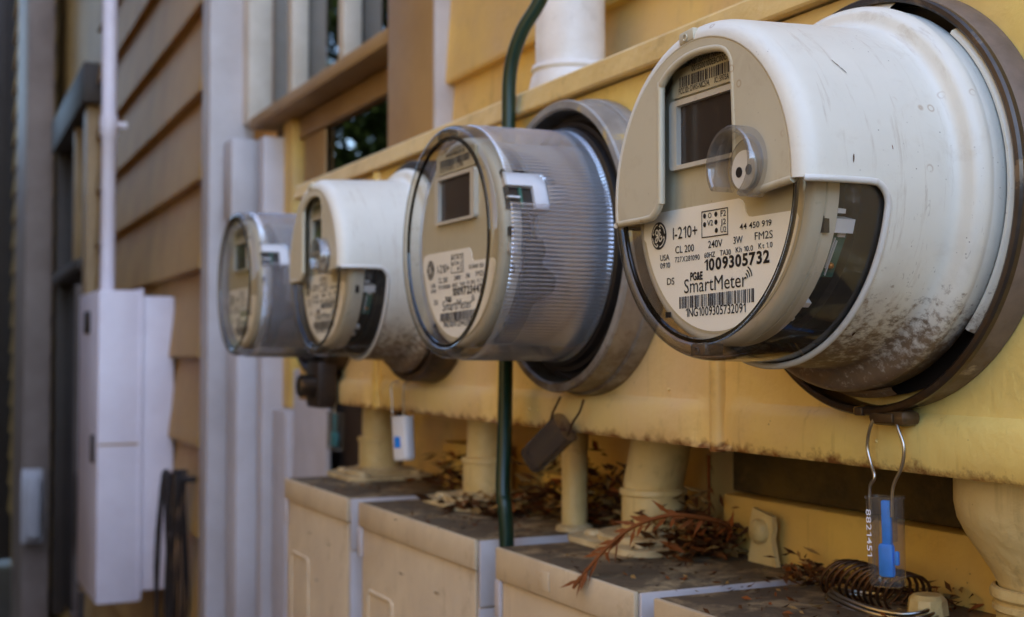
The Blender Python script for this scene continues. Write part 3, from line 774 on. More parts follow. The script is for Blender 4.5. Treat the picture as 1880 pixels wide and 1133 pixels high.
def cap_me():
    ths = [TH_R + (TH_L - TH_R) * i / 110 for i in range(111)]
    below = [TH_L + 0.12] + [TH_L + 8 * (i / 12) ** 1.6 for i in range(1, 13)]
    end = TH_R + 360
    below += [TH_L + 8 + (end - 8 - TH_L - 8) * i / 80 for i in range(1, 80)]
    below += [end - 8 * (1 - i / 12) ** 1.6 for i in range(12)] + [end - 0.12]
    ths += below
    L = [0]
    for a, b in zip(CAP_R, CAP_R[1:]): L.append(L[-1] + math.hypot(a[0] - b[0], a[1] - b[1]))
    def at(s):
        for k in range(len(L) - 1):
            if s <= L[k + 1] + 1e-9:
                u = (s - L[k]) / (L[k + 1] - L[k]); return tuple(CAP_R[k][j] + (CAP_R[k + 1][j] - CAP_R[k][j]) * u for j in (0, 1))
        return CAP_R[-1]
    vs, fs = [], []; N = 30
    for th in ths:
        c = cut_t(th); s0 = 0.0
        if c is not None: s0 = L[-2] + (CAP_R[-2][0] - c) / (CAP_R[-2][0] - CAP_R[-1][0]) * (L[-1] - L[-2])
        a = R(th)
        rows = [at(s0 + (L[-1] - s0) * (i / N) ** 1.25) for i in range(N + 1)] + CAP_B
        for t, r in rows: vs.append((r * math.cos(a), -t, r * math.sin(a)))
    k = N + 1 + len(CAP_B); n = len(ths)
    for i in range(n):
        j = (i + 1) % n
        for p in range(k - 1): fs.append((i * k + p, i * k + p + 1, j * k + p + 1, j * k + p))
    return mesh(vs, fs)
def cut_path():
    pts = []
    for t in (0.1195, 0.1145, 0.108, 0.101, 0.094, 0.0885): pts.append((TH_R - 0.3, t))
    th = TH_R - 0.5
    while th > TH_L - 360 + 0.5:
        pts.append((th, cut_t(th))); th -= 0.8 if (th > TH_R - 8 or th < TH_L - 352) else 2.5
    for t in (0.0885, 0.094, 0.101, 0.108, 0.1145, 0.1195): pts.append((TH_L - 360 + 0.3, t))
    out = []
    for th, t in pts:
        r = seg_lerp(CAP_R, t) + 0.0001
        out.append((r * math.cos(R(th)), -t, r * math.sin(R(th))))
    return out
WIN = [(-32.9, 1.5), (-32.7, 55.0), (-31.6, 58.2), (-28.5, 61.2), (-23.5, 64.0), (-16, 66.6), (-8, 68.2), (0, 68.7), (8, 68.4), (16, 67.4), (22.5, 65.8), (27.0, 63.0), (29.6, 59.2), (30.6, 54.0), (32.2, 22.0), (32.3, 12.0)]
LOBE_L = [(-33.2, 0.5), (-34.2, -2.4), (-36.6, -5.4), (-40.2, -7.8), (-45.0, -8.9), (-73.8, -9.2)]
LOBE_R = [(33.0, 5.0), (36.0, -1.0), (42.0, -4.5), (50.0, -4.6), (74.2, -2.5)]
def plate_outline():
    arc = [(x, z) for x, z in arc2(0, 0, 74.6, -1.9, 187.1, 110)]
    return [(mm(x), mm(z)) for x, z in arc + LOBE_L[::-1][1:] + WIN + LOBE_R[:-1]]
def plate_bead():
    line = LOBE_L[::-1] + WIN + LOBE_R
    line = [(v.x, v.y) for v in smooth_path([(a, b, 0) for a, b in line], 3)]
    return tube_me([(mm(x), -0.1203, mm(z)) for x, z in line], 0.0020, 12)

def clip_me():
    a = box_me(-0.0065, 0.0065, -0.1232, -0.112, -0.0032, 0.0032, 0.0012)
    b = tube_me([(mm(x), -0.1236, mm(z)) for x, z in arc2(0, -0.6, 1.6, 200, 520, 14)], 0.00035, 6)
    return join([a, b])

def socket(t, kind):
    """ring that locks the meter into its box"""
    if kind == 'band':       # flat riveted band with a pale flaking edge
        pr = [(0.0008, 0.1112), (0.0110, 0.1108), (0.0120, 0.1102), (0.0125, 0.1086), (0.0270, 0.1080), (0.0300, 0.1086), (0.0318, 0.1076), (0.0320, 0.1026), (0.0300, 0.1012), (0.0285, 0.1018), (0.006, 0.1003), (0.0008, 0.100)]
        part('socket_ring', 'ringband', lambda: lathe_me(pr, 144), 'ring_grey', t, 35)
    elif kind == 'dark':
        pr = [(0.0008, 0.1090), (0.0240, 0.1075), (0.0265, 0.1060), (0.0268, 0.1010), (0.0255, 0.1000), (0.004, 0.0995)]
        part('socket_ring', 'ringdark', lambda: lathe_me(pr, 144), 'ring_dark', t, 35)
    else:
        pr = [(0.0008, 0.1088), (0.0045, 0.1088), (0.0160, 0.1062)]
        part('socket_ring', 'ringb', lambda: lathe_me(pr, 160), 'ring_brown', t, 30)
        p2 = [(0.0150, 0.1066), (0.0180, 0.1068), (0.0194, 0.1058), (0.0198, 0.1038), (0.0190, 0.1026), (0.0135, 0.1022), (0.004, 0.1020)]
        lr = part('lock_ring', 'lockr', lambda: lathe_me(p2, 180, -91.5, 267.0, lambda i, t_, r: 0.0045 * max(0.0, -math.sin(R(-91.5 + 358.5 * i / 180))) ** 2), 'ring_steel', t, 30)
        part('ring_joint', 'ringj', lambda: box_me(-0.0045, 0.0015, -0.0204, -0.0166, -0.1115, -0.1072, 0.0006), 'ring_dark', lr)
        p3 = [(0.0150, 0.0976), (0.0190, 0.0984), (0.0190, 0.1000), (0.0160, 0.1023)]
        for k, (a, b) in enumerate(((-43, 49), (76, 262), (262, 283))):
            part('gasket', 'gask%d' % k, lambda a=a, b=b: lathe_me(p3, 48, a, b), 'cap', t, 30)
        part('socket_well', 'well', lambda: lathe_me([(0.006, 0.1015), (0.006, 0.02)], 64), 'core', t)
        part('hasp', 'hasp', lambda: join([box_me(0.004, 0.030, -0.0195, -0.006, -0.1158, -0.1075, 0.0035), box_me(0.010, 0.024, -0.0208, -0.0194, -0.1140, -0.1095, 0.0006)]), 'ring_dark', t, 40)

def hooded_meter(i, label, num, ringkind):
    t = thing('electricity_meter', label, 'electricity meter', W(MX[i], YF, 0.078), 'row of electricity meters')
    socket(t, ringkind)
    inner_works(t, num, 'core')
    hs = part('hood', 'cap', cap_me, 'cap', t, 50)
    if not len(hs.modifiers):
        md = hs.modifiers.new('thick', 'SOLIDIFY'); md.thickness = 0.0016; md.offset = -1
    part('edge_trim', 'capbead', lambda: tube_me(cut_path(), 0.0016, 10), 'bead', hs, 60)
    fp = part('front_panel', 'capplate', lambda: prism_me(plate_outline(), 0.1190, 0.12185), 'cap_front_shaded', t)
    part('edge_trim', 'platebead', plate_bead, 'cap_front_shaded', fp, 60)
    # clear inner cover: face, rounded rim and side
    part('clear_face', 'cface', lambda: lathe_me([(0.1172, 0.0), (0.1172, 0.0738)], 96), 'clear_face', t, 30)
    part('clear_rim', 'crim', lambda: lathe_me([(0.1172, 0.0738), (0.1200, 0.0744), (0.1208, 0.0760), (0.1205, 0.0780), (0.1195, 0.0797), (0.1178, 0.0811), (0.1155, 0.0821), (0.1125, 0.0827), (0.1080, 0.0829)], 180, 182, 362), 'clear_rim', t, 60)
    part('clear_side', 'cside', lambda: lathe_me([(0.1080, 0.0829), (0.0930, 0.0832), (0.0700, 0.0836)], 90, 276, 362), 'clear_side', t, 60)
    part('clear_side', 'csideL', lambda: lathe_me([(0.1080, 0.0829), (0.0930, 0.0832), (0.0700, 0.0836)], 90, 182, 276), 'clear_dirty', t, 60)
    part('rim_refract_ring', 'redge', lambda: lathe_me([(0.1173, 0.0716), (0.1188, 0.0722), (0.1188, 0.0740), (0.1173, 0.0744)], 120, 183, 362), 'refract_edge', t, 60)
    for k, (x, z, rot) in enumerate(((-6.5, 77.6, 0.085), (2.4, -77.2, 0.03))):
        c = part('catch', 'clip%d' % k, clip_me, 'cap_front_shaded' if k == 0 else 'clear_dirty', t, 40); c.location = (mm(x), 0.0006, mm(z)); c.rotation_euler = (0, -rot, 0)
    # reset knob in a clear hooked shroud
    kb = part('knob', 'knob', lambda: join([prism_me([(mm(x), mm(z)) for x, z in arc2(42.5, 7.0, 12.5, 0, 360, 40)[:-1]], 0.1175, 0.1228)]), 'knob_clear', t)
    part('knob_boss', 'boss', lambda: prism_me([(mm(x), mm(z)) for x, z in arc2(42.5, 5.0, 9.0, 0, 360, 30)[:-1]], 0.1229, 0.1240), 'bead', kb)
    part('knob_hole', 'khole', lambda: join([disc_me(mm(39.4), mm(4.2), 0.0025, 0.1242, 18), disc_me(mm(46.8), mm(4.6), 0.0025, 0.1242, 18)]), 'core', kb)
    def hook():
        pts = [(mm(x), mm(z)) for x, z in arc2(40.0, 7.6, 16.2, -62, 218, 44)]
        vs, fs = [], []
        for k, (x, z) in enumerate(pts):
            d = Vector((x - mm(40.0), z - mm(7.6))).normalized()
            for rr, tt in ((-0.0016, 0.118), (-0.0016, 0.1300), (-0.0008, 0.1312), (0.0008, 0.1312), (0.0016, 0.1300), (0.0016, 0.118)):
                vs.append((x + d.x * rr, -tt, z + d.y * rr))
        for k in range(len(pts) - 1):
            for j in range(5): fs.append((k * 6 + j, k * 6 + j + 1, k * 6 + 7 + j, k * 6 + 6 + j))
        fs += [tuple(range(6)), tuple(len(vs) - 1 - j for j in range(6))]
        return mesh(vs, fs)
    part('knob_shroud', 'hook', hook, 'knob_clear', kb, 40)
    return t

PATCH = (14.5, 31.0, 0.0775)
def in_patch(th, tt):
    a, b, tb = PATCH
    if not (a <= th <= b): return False
    u = 0.0
    if th > b - 7: u = (th - (b - 7)) / 7
    return tt > tb + 0.010 * (1 - math.sqrt(max(0, 1 - u * u)))
def ribs_me():
    NR = 176; per = 6; n = NR * per
    rows = [0.1070, 0.1060, 0.098, 0.090, 0.084, 0.0815, 0.0795, 0.0775, 0.070, 0.055, 0.040, 0.034, 0.031]
    vs, fs, mi = [], [], []
    for i in range(n):
        th = 360.0 * i / n; a = R(th)
        ph = (i % per) / per
        bumpv = 0.0011 * abs(math.sin(math.pi * ph))
        for t in rows:
            r = 0.0834 + (0.107 - t) * 0.012
            if 0.033 < t < 0.1065 and not in_patch(th, t + 1e-5): r += bumpv
            if t < 0.033: r += 0.002
            vs.append((r * math.cos(a), -t, r * math.sin(a)))
    k = len(rows)
    for i in range(n):
        j = (i + 1) % n; th = 360.0 * (i + 0.5) / n
        for p in range(k - 1):
            fs.append((i * k + p, i * k + p + 1, j * k + p + 1, j * k + p))
            mi.append(1 if in_patch(th, 0.5 * (rows[p] + rows[p + 1])) else 0)
    me = mesh(vs, fs); me.materials.append(M['ribbed']); me.materials.append(M['clear_face'])
    for p, m in zip(me.polygons, mi): p.material_index = m
    return me
def tblock():
    vs, fs = [], []; n = 30
    for k in range(n + 1):
        th = -68 + 66 * k / n; a = R(th)
        tb = 0.0815 - 0.0135 * math.exp(-((th + 25) / 8.5) ** 4) - 0.003 * math.exp(-((th + 8) / 4.0) ** 2)
        for r_, tt in ((0.0752, 0.0944), (0.0782, 0.0944), (0.0782, tb), (0.0752, tb)): vs.append((r_ * math.cos(a), -tt, r_ * math.sin(a)))
    for k in range(n):
        for j in range(4): fs.append((k * 4 + j, k * 4 + (j + 1) % 4, k * 4 + 4 + (j + 1) % 4, k * 4 + 4 + j))
    return mesh(vs, fs + [(0, 1, 2, 3), tuple(n * 4 + j for j in (3, 2, 1, 0))])
def ribbed_meter(i, label, num, ringkind):
    t = thing('electricity_meter', label, 'electricity meter', W(MX[i], YF, 0.078), 'row of electricity meters')
    socket(t, ringkind)
    inner_works(t, num, 'base_grey')
    part('ribbed_shell', 'ribs', ribs_me, None, t, 25)
    part('clear_face', 'cface2', lambda: lathe_me([(0.1185, 0.0), (0.1185, 0.0748)], 96), 'clear_face', t, 30)
    part('clear_rim', 'crim2', lambda: lathe_me([(0.1185, 0.0748), (0.1212, 0.0756), (0.1222, 0.0774), (0.1220, 0.0796), (0.1210, 0.0814), (0.1192, 0.0827), (0.1168, 0.0834), (0.1070, 0.0836)], 180), 'clear_rim', t, 60)
    part('rim_refract_ring', 'redge2', lambda: lathe_me([(0.1186, 0.0724), (0.1202, 0.0730), (0.1202, 0.0750), (0.1186, 0.0754)], 150), 'refract_edge', t, 60)
    # rubber seat between shell and ring
    part('gasket', 'gask_r', lambda: lathe_me([(0.0300, 0.0858), (0.0285, 0.0885), (0.0240, 0.0900), (0.0235, 0.0930), (0.0190, 0.0945), (0.0185, 0.0985), (0.010, 0.1006)], 128), 'black_rubber', t, 35)
    # white block and green board behind the flat patch in the ribs
    def pol(th0, th1, r0, r1, t0, t1, n=8):
        vs, fs = [], []
        for k in range(n + 1):
            a = R(th0 + (th1 - th0) * k / n)
            for r_, tt in ((r0, t0), (r0, t1), (r1, t1), (r1, t0)): vs.append((r_ * math.cos(a), -tt, r_ * math.sin(a)))
        for k in range(n):
            for j in range(4): fs.append((k * 4 + j, k * 4 + (j + 1) % 4, k * 4 + 4 + (j + 1) % 4, k * 4 + 4 + j))
        fs += [(0, 3, 2, 1), tuple(n * 4 + j for j in range(4))]
        return mesh(vs, fs)
    part('terminal_block', 'tblk', tblock, 'core', t, 30)
    bl = part('side_block', 'blk', lambda: join([pol(25.0, 32.5, 0.0735, 0.0800, 0.076, 0.1065), pol(13.0, 25.05, 0.0735, 0.0800, 0.076, 0.0862)]), 'white_clip', t, 30)
    part('block_board', 'blk2', lambda: join([pol(13.0, 25, 0.0762, 0.0766, 0.0863, 0.107), pol(13, 24.6, 0.0767, 0.0785, 0.0945, 0.0965), pol(18.4, 19.4, 0.0767, 0.079, 0.0965, 0.106)], [0, 1, 2]), None, bl, 30)
    me = bl.children[0].data
    if len(me.materials) == 0:
        for m in ('core', 'pcb', 'white_clip'): me.materials.append(M[m])
    for k, (x, z, rot) in enumerate(((-4, 77.5, 0.05),)):
        c = part('catch', 'clip2', clip_me, 'clear_rim', t, 40); c.location = (mm(x), 0.0012, mm(z)); c.rotation_euler = (0, -rot, 0)
    for k, (th, t0, t1, mat) in enumerate(((32.5, 0.1035, 0.1065, 'core'), (1.5, 0.1035, 0.1065, 'core'), (-6.5, 0.1005, 0.1065, 'white_clip'))):
        part('side_lug', 'lug%d' % k, lambda th=th, t0=t0, t1=t1, mt=mat: (lambda m_: (m_.materials.append(M[mt]), m_)[1])(pol(th - 2.2, th + 2.2, 0.0758, 0.0795, t0, t1, 4)), None, t)
    return t

hooded_meter(0, 'large grey-white hooded electricity meter nearest the camera, numbered 1009305732', NUM1, 'lock')
near = bpy.data.objects['electricity_meter']
def scuff(a, b, w, mat):
    (th0, t0), (th1, t1) = a, b; vs, fs = [], []; n = 6; rg = random.Random(int(th0 * 10))
    for k in range(n + 1):
        u = k / n; ww = w * math.sin(math.pi * (0.12 + 0.8 * u)) * rg.uniform(0.7, 1.2)
        th = th0 + (th1 - th0) * u + rg.uniform(-0.15, 0.15); tt = t0 + (t1 - t0) * u; r = seg_lerp(CAP_R, tt) + 0.0003
        for s_ in (-1, 1):
            a_ = R(th + s_ * math.degrees(ww / r) * 0.6); vs.append((r * math.cos(a_), -(tt + s_ * ww * 0.6), r * math.sin(a_)))
    for k in range(n): fs.append((2 * k, 2 * k + 1, 2 * k + 3, 2 * k + 2))
    link('scuff', mesh(vs, fs), mat, near)
scuff((39.6, 0.0916), (35.6, 0.0888), 0.0009, 'dry_dark'); scuff((36.4, 0.0893), (33.9, 0.0876), 0.0013, 'core'); scuff((35.6, 0.0888), (34.2, 0.0879), 0.0006, 'print_white')
scuff((5.6, 0.0955), (3.0, 0.0960), 0.0006, 'dry_dark'); scuff((9.4, 0.0740), (7.8, 0.0738), 0.0005, 'dry'); scuff((-55.0, 0.0675), (-53.4, 0.0670), 0.0012, 'dry_dark')
ribbed_meter(1, 'clear ribbed-sided electricity meter in front of the green cable, numbered 10097234', NUM2, 'band')
hooded_meter(2, 'smaller hooded grey-white electricity meter between the two clear ribbed ones', NUM1, 'dark')
ribbed_meter(3, 'farthest and smallest clear electricity meter at the left end of the row', NUM2, 'dark')
for o in bpy.data.objects:            # one catch is of clear plastic on the hooded meters
    if o.name.startswith('catch') and not o.data.materials: o.data.materials.append(M['cap_front_shaded'])

# hasp lock under the farthest meter
hl = thing('hasp_lock', 'dark barrel lock and hasp under the farthest meter', 'lock', W(-1.452, 0.440, -0.032))
link('bracket', box_me(-0.020, 0.030, -0.004, 0.020, -0.034, 0.020, 0.004), 'ring_dark', hl)
link('barrel', lathe_me([(0.004, 0.013), (0.020, 0.013), (0.022, 0.011), (0.022, 0.0)], 32), 'ring_steel', hl, 30).location = (0.012, 0, -0.008)
link('keyhole', lathe_me([(0.0222, 0.004), (0.0224, 0.0)], 16), 'core', hl).location = (0.012, 0, -0.008)

# ================================================================== lower panels
ZT = -0.148; YB = 0.41
pb = [(-1.461, -1.231), (-1.196, -0.916), (-0.8776, -0.676), (-0.6537, -0.33)]
pb_lab = ['farthest putty-coloured panel box with a pressed square on its door', 'second putty panel box from the left, left of the green cable end',
          'putty panel box with the dry conifer sprig lying over its top edge', 'nearest putty panel box at the bottom right corner, mostly out of frame']
for i, (xl, xr) in enumerate(pb):
    w = xr - xl; dz = 0.0006 if i == 3 else 0.0
    b = thing('panel_box', pb_lab[i], 'panel box', W(xr, YB, ZT + dz), 'row of putty panel boxes')
    link('body', box_me(-w + 0.002, -0.002, 0.004, 0.168, -0.62, -0.0035, 0.001), 'panel_paint', b)
    link('door', box_me(-w + 0.0035, -0.005, 0.0012, 0.0036, -0.60, -0.0245, 0.001), 'panel_paint', b)
    # hood: top sheet with a turned-down front lip
    link('top', box_me(-w, 0, 0.0022, 0.170, -0.0034, 0.0, 0.0008), 'box_top', b)
    link('front_lip', box_me(-w, 0, -0.0018, 0.0020, -0.0235, 0.0002, 0.0012), 'panel_paint', b)
    link('side_lip', box_me(-0.0018, 0.0022, 0.0022, 0.168, -0.052, -0.0006, 0.0008), 'white_paint', b)  # whiter than the front to paint in the light on this side
    link('side_panel', box_me(-0.0018, 0.0012, 0.0022, 0.168, -0.60, -0.0535, 0.0006), 'white_paint', b)  # side light put into the colour here too
    sc = lathe_me([(0.0, 0.0055), (0.002, 0.0055), (0.0045, 0.0035), (0.005, 0.0)], 18)
    s_ = link('screw', sc, 'pipe_paint', b, 50); s_.rotation_euler = (0, 0, R(90)); s_.location = (0.0022, 0.022, -0.032)
    link('hinge_leaf', box_me(-w - 0.0008, -w + 0.008, -0.0022, 0.0010, -0.052, -0.0245, 0.0008), 'white_paint', b)
    # pressed frame on the door and knocked-out punch
    if i in (0, 1):
        cx = -w + 0.055; z0, z1 = -0.16, -0.082
        fr = [(x, z) for x, z in rrect(cx - 0.032, cx + 0.034, z0, z1, 0.006)]
        link('pressed_frame', tube_me([(x, 0.0012, z) for x, z in fr], 0.0018, 8, True), 'panel_paint', b, 60)
    if i == 2:
        link('embossed_square', box_me(-0.128, -0.112, -0.0028, -0.0019, -0.0190, -0.0055, 0.0006), 'panel_paint', b)
        link('pencil_mark', (lambda me: (me.transform(Matrix.Translation((0, 0, 0))), me)[1])(join([text_me('Ug', -0.118, -0.056, 0.016, 0.008, -0.0010)])), 'ink_grey', b)
    for k, (dx, dzz) in enumerate(((0.32, -0.055), (0.62, -0.052), (0.5, -0.10))):
        link('scratch', box_me(-w * dx, -w * dx + 0.010, 0.0008, 0.00115, -0.0008 + dzz, dzz), 'ink_brown', b).rotation_euler = (0, R(random.uniform(-0.6, 0.6)), 0)

# ---- pipes with flanges between meter boxes and panels
def pipe(i, x, y, r, rc, zc, label, lean=0.0, plate=True, z_top=-0.050):
    p = thing('conduit_pipe', label, 'pipe', W(x, y, ZT), 'painted conduit pipes under the meter boxes')
    cz = zc - ZT
    link('coupling', zlathe_me([(0.0, rc), (cz - 0.004, rc), (cz - 0.003, rc + 0.0016), (cz, rc + 0.0018), (cz + 0.0015, rc + 0.0008), (cz + 0.002, r)], 56), 'pipe_paint', p, 40)
    H_ = z_top - ZT
    pts = smooth_path([(0, 0, cz - 0.004), (0, 0, cz + 0.004), (lean * 0.35, 0, cz + (H_ - cz) * 0.45), (lean, 0, H_ + 0.012)], 7)
    link('pipe', tube_me(pts, r, 48), 'pipe_paint', p, 50)
    if plate:
        link('base_plate', (lambda me: me)(zprism(rrect(-0.058, 0.058, -0.052, 0.052, 0.022, 6), 0.0006, 0.0050)), 'flange_paint', p, 30)
        link('flange', zlathe_me([(0.0052, 0.0), (0.0052, 0.0425), (0.0085, 0.0430), (0.0100, 0.0415), (0.0102, 0.0)], 56), 'flange_paint', p, 35)
        rq = random.Random(i)
        link('caulk', tube_me([((rc + 0.0012 + rq.uniform(-0.0006, 0.0012)) * math.cos(R(a)), (rc + 0.0012 + rq.uniform(-0.0006, 0.0012)) * math.sin(R(a)), 0.0108 + rq.uniform(-0.0004, 0.001)) for a in range(0, 360, 15)], 0.0022, 7, True), 'flange_paint', p, 70)
        for a in (45, 135, 225, 315):
            o = link('bolt_head', zlathe_me([(0.0051, 0.0075), (0.0075, 0.0075), (0.0092, 0.0055), (0.0095, 0.0)], 16), 'flange_paint', p, 50)
            o.location = (0.050 * math.cos(R(a)), 0.046 * math.sin(R(a)), 0)
    return p
def zprism(outline, z0, z1):
    n = len(outline)
    vs = [(x, y, z1) for x, y in outline] + [(x, y, z0) for x, y in outline]
    fs = [tuple(range(n)), tuple(range(2 * n - 1, n - 1, -1))] + [((k + 1) % n, k, n + k, n + (k + 1) % n) for k in range(n)]
    return mesh(vs, fs)
pipe(0, -1.430, 0.514, 0.0205, 0.0240, ZT + 0.046, 'farthest short cream conduit pipe beside the white seal tag', 0.002)
pipe(1, -1.129, 0.517, 0.0205, 0.0240, ZT + 0.044, 'cream conduit pipe standing just left of and behind the green cable', 0.003)
pipe(2, -0.837, 0.523, 0.0228, 0.0242, ZT + 0.042, 'thick cream conduit pipe bending at its coupling beside the dry sprig', 0.022)
# thin conduit
tp = thing('thin_conduit', 'thin vertical cream conduit between the dangling seal and the bent pipe', 'pipe', W(-0.930, 0.505, ZT), 'painted conduit pipes under the meter boxes')
link('pipe', zlathe_me([(0.0, 0.0108), (0.066, 0.0108), (0.067, 0.0118), (0.090, 0.0118)], 32), 'pipe_paint', tp, 40)
link('foot', zlathe_me([(0.0005, 0.016), (0.004, 0.015), (0.006, 0.011)], 24), 'flange_paint', tp, 40)
# reducer pipe at the right edge
rp = thing('reducer_pipe', 'wide tapering cream pipe with ringed collar at the right edge', 'pipe', W(-0.462, 0.528, ZT - 0.003), 'painted conduit pipes under the meter boxes')
link('reducer', zlathe_me([(0.095, 0.050), (0.074, 0.0500), (0.066, 0.0485), (0.058, 0.0445), (0.040, 0.0325), (0.033, 0.0290), (0.030, 0.0285)], 64), 'pipe_paint', rp, 40)
link('collar', zlathe_me([(0.0325, 0.030), (0.0320, 0.0320), (0.0300, 0.0330), (0.0275, 0.0330), (0.0262, 0.0318), (0.0255, 0.0305), (0.0240, 0.0305), (0.0232, 0.0318), (0.0210, 0.0320), (0.0195, 0.0305)], 64), 'pipe_paint', rp, 30)
link('pipe', zlathe_me([(0.0200, 0.0300), (0.0005, 0.0300)], 64), 'pipe_paint', rp, 40)

# white riser above the meter boxes
wr = thing('white_riser', 'stout white riser pipe rising from the meter box lid', 'pipe', W(-0.992, 0.535, 0.213))
link('socket', zlathe_me([(0.004, 0.040), (0.010, 0.0385), (0.022, 0.0365), (0.030, 0.0345), (0.034, 0.0325)], 64), 'white_pipe', wr, 60)
link('collar', zlathe_me([(0.0335, 0.0330), (0.036, 0.0350), (0.040, 0.0335), (0.0405, 0.031)], 64), 'white_pipe', wr, 50)
link('pipe', zlathe_me([(0.036, 0.0310), (0.30, 0.0310), (0.9, 0.0310)], 64), 'white_pipe', wr, 60)
# slim strip beside it
# green cable
gc = tube('green_cable', smooth_path([W(-0.845, 0.59, 1.9), W(-0.845, 0.562, 1.3), W(-0.848, 0.545, 0.70), W(-0.862, 0.515, 0.46), W(-0.893, 0.482, 0.35), W(-0.915, 0.468, 0.290), W(-0.931, 0.457, 0.262), W(-0.943, 0.4525, 0.2326), W(-0.9465, 0.4525, 0.192), W(-0.945, 0.452, 0.12), W(-0.938, 0.447, 0.04), W(-0.9295, 0.442, -0.0088), W(-0.911, 0.432, -0.0666), W(-0.897, 0.424, -0.11), W(-0.8915, 0.4245, -0.150), W(-0.893, 0.430, -0.40)], 8), 0.0058, 'green_cable', None, 16)
tag(gc, 'dark green cable hanging down past the ribbed meter between the boxes', 'cable')

# bolted tab on the box with the sprig
bt = thing('bolted_tab', 'cream angle tab with a round bolt head standing beside the ledger board', 'bracket', W(-0.728, 0.545, ZT))
link('tab', prism_me([(-0.016, 0.0), (0.016, 0.0), (0.011, 0.018), (0.013, 0.026), (0.012, 0.034), (-0.010, 0.038), (-0.013, 0.028), (-0.012, 0.015)], -0.002, 0.002), 'pipe_paint', bt, 30)
link('bolt', lathe_me([(0.002, 0.0085), (0.006, 0.0085), (0.0085, 0.006), (0.009, 0)], 24), 'pipe_paint', bt, 50).location = (0.0, 0, 0.023)
bn = thing('bolt_nub', 'short cream bolt stub on the nearest panel box top', 'bolt', W(-0.548, 0.523, ZT - 0.003))
link('stub', zlathe_me([(0.0, 0.012), (0.012, 0.0105), (0.0145, 0.008), (0.015, 0.0)], 10), 'pipe_paint', bn, 30)
link('washer', zlathe_me([(0.0005, 0.017), (0.002, 0.0165), (0.0022, 0.011)], 24), 'flange_paint', bn, 30)

# ================================================================== seal tags
def seal(label, loc, rot, body_h, half, mat_in, wires, clearm='tag_clear', text=None, solid=False):
    s = thing('seal_tag', label, 'seal tag', loc, 'wire seal tags hanging under the meters')
    bd = bpy.data.objects.new('body', None)
    # hollow flat capsule open at the top
    o = rrect(-half, half, -body_h, 0, half * 0.22, 5); th = half * 0.62
    vs, fs = [], []; K = 20
    for z, k in ((0.0, 1.0), (-0.0012, 1.0), (-0.0013, 0.93), (-body_h * 0.5, 0.92), (-body_h * 0.93, 0.90), (-body_h * 0.98, 0.84), (-body_h, 0.70)):
        for j in range(K):
            a = 2 * math.pi * j / K
            cx = math.copysign(abs(math.cos(a)) ** 0.55, math.cos(a)) * half * k; cy = math.copysign(abs(math.sin(a)) ** 0.55, math.sin(a)) * th * k
            vs.append((cx, cy, z))
    for r_ in range(6):
        for j in range(K): fs.append((r_ * K + j, r_ * K + (j + 1) % K, (r_ + 1) * K + (j + 1) % K, (r_ + 1) * K + j))
    fs.append(tuple(6 * K + j for j in range(K)))
    body = link('tag_body', mesh(vs, fs), clearm, s, 60); body.rotation_euler = rot
    if mat_in:
        link('insert', join([box_me(-half * 0.20, half * 0.34, -th * 0.25, th * 0.25, -body_h * 0.55, -0.002, 0.001), box_me(-half * 0.42, half * 0.42, -th * 0.4, th * 0.4, -body_h * 0.90, -body_h * 0.52, 0.002), box_me(half * 0.43, half * 0.68, -th * 0.3, th * 0.2, -body_h * 0.76, -body_h * 0.60, 0.001)]), mat_in, body, 40)
        link('divider', join([box_me(-half * 0.62, -half * 0.52, -th * 0.7, th * 0.7, -body_h * 0.9, -0.001), box_me(half * 0.44, half * 0.50, -th * 0.5, th * 0.5, -body_h * 0.5, -0.001)]), clearm, body)
    for w in wires: link('wire', tube_me(smooth_path(w, 6), 0.0009, 8), 'wire' if not solid else 'wire_dark', s, 60)
    if text:
        me = text_me(text, 0, 0, body_h * 0.52, half * 0.26, 0, 0.004)
        me.transform(Matrix.Translation((-half * 0.80, -th * 0.93, -body_h * 0.14)) @ Matrix.Rotation(R(90), 4, 'Y'))
        link('tag_print', me, 'print_white', body)
    return s
seal('clear seal tag with a bright blue insert hanging under the nearest meter', W(-0.5030, 0.4520, -0.0735), (0, R(-1.5), R(26)), 0.0455, 0.0098, 'blue',
     [[(-0.001, 0.004, 0.046), (-0.0085, 0, 0.037), (-0.0125, 0, 0.025), (-0.0100, 0, 0.016), (-0.0062, -0.001, 0.009), (-0.0098, -0.001, 0.003), (-0.0100, 0, -0.014)],
      [(0.004, 0.004, 0.044), (0.0085, 0.001, 0.036), (0.0130, 0.001, 0.026), (0.0115, 0.001, 0.016), (0.0062, 0, 0.005), (0.0050, 0, -0.010)]], text='8821451')
seal('brown clear seal tag tilted sideways under the ribbed meter by the cable', W(-0.8430, 0.4500, -0.0565), (0, R(52), R(20)), 0.046, 0.0125, None,
     [[(-0.008, 0, 0.022), (-0.020, 0, 0.010), (-0.024, 0, 0.004), (-0.030, 0, 0.0005)], [(0.028, 0, 0.021), (0.022, 0, 0.012), (0.012, 0, 0.004), (0.004, 0, -0.006)]], 'tag_smoky', solid=True)
seal('milky white seal tag with a small blue mark under the second far meter', W(-1.1850, 0.4500, -0.0640), (0, R(-4), R(20)), 0.0440, 0.0125, None,
     [[(-0.026, 0.006, 0.034), (-0.032, 0, 0.030), (-0.030, 0, 0.014), (-0.028, 0, 0.0), (-0.02, 0, -0.004)], [(0.0, 0.006, 0.034), (0.004, 0, 0.030), (0.003, 0, 0.014), (0.003, 0, 0.0)]], 'white_clip')
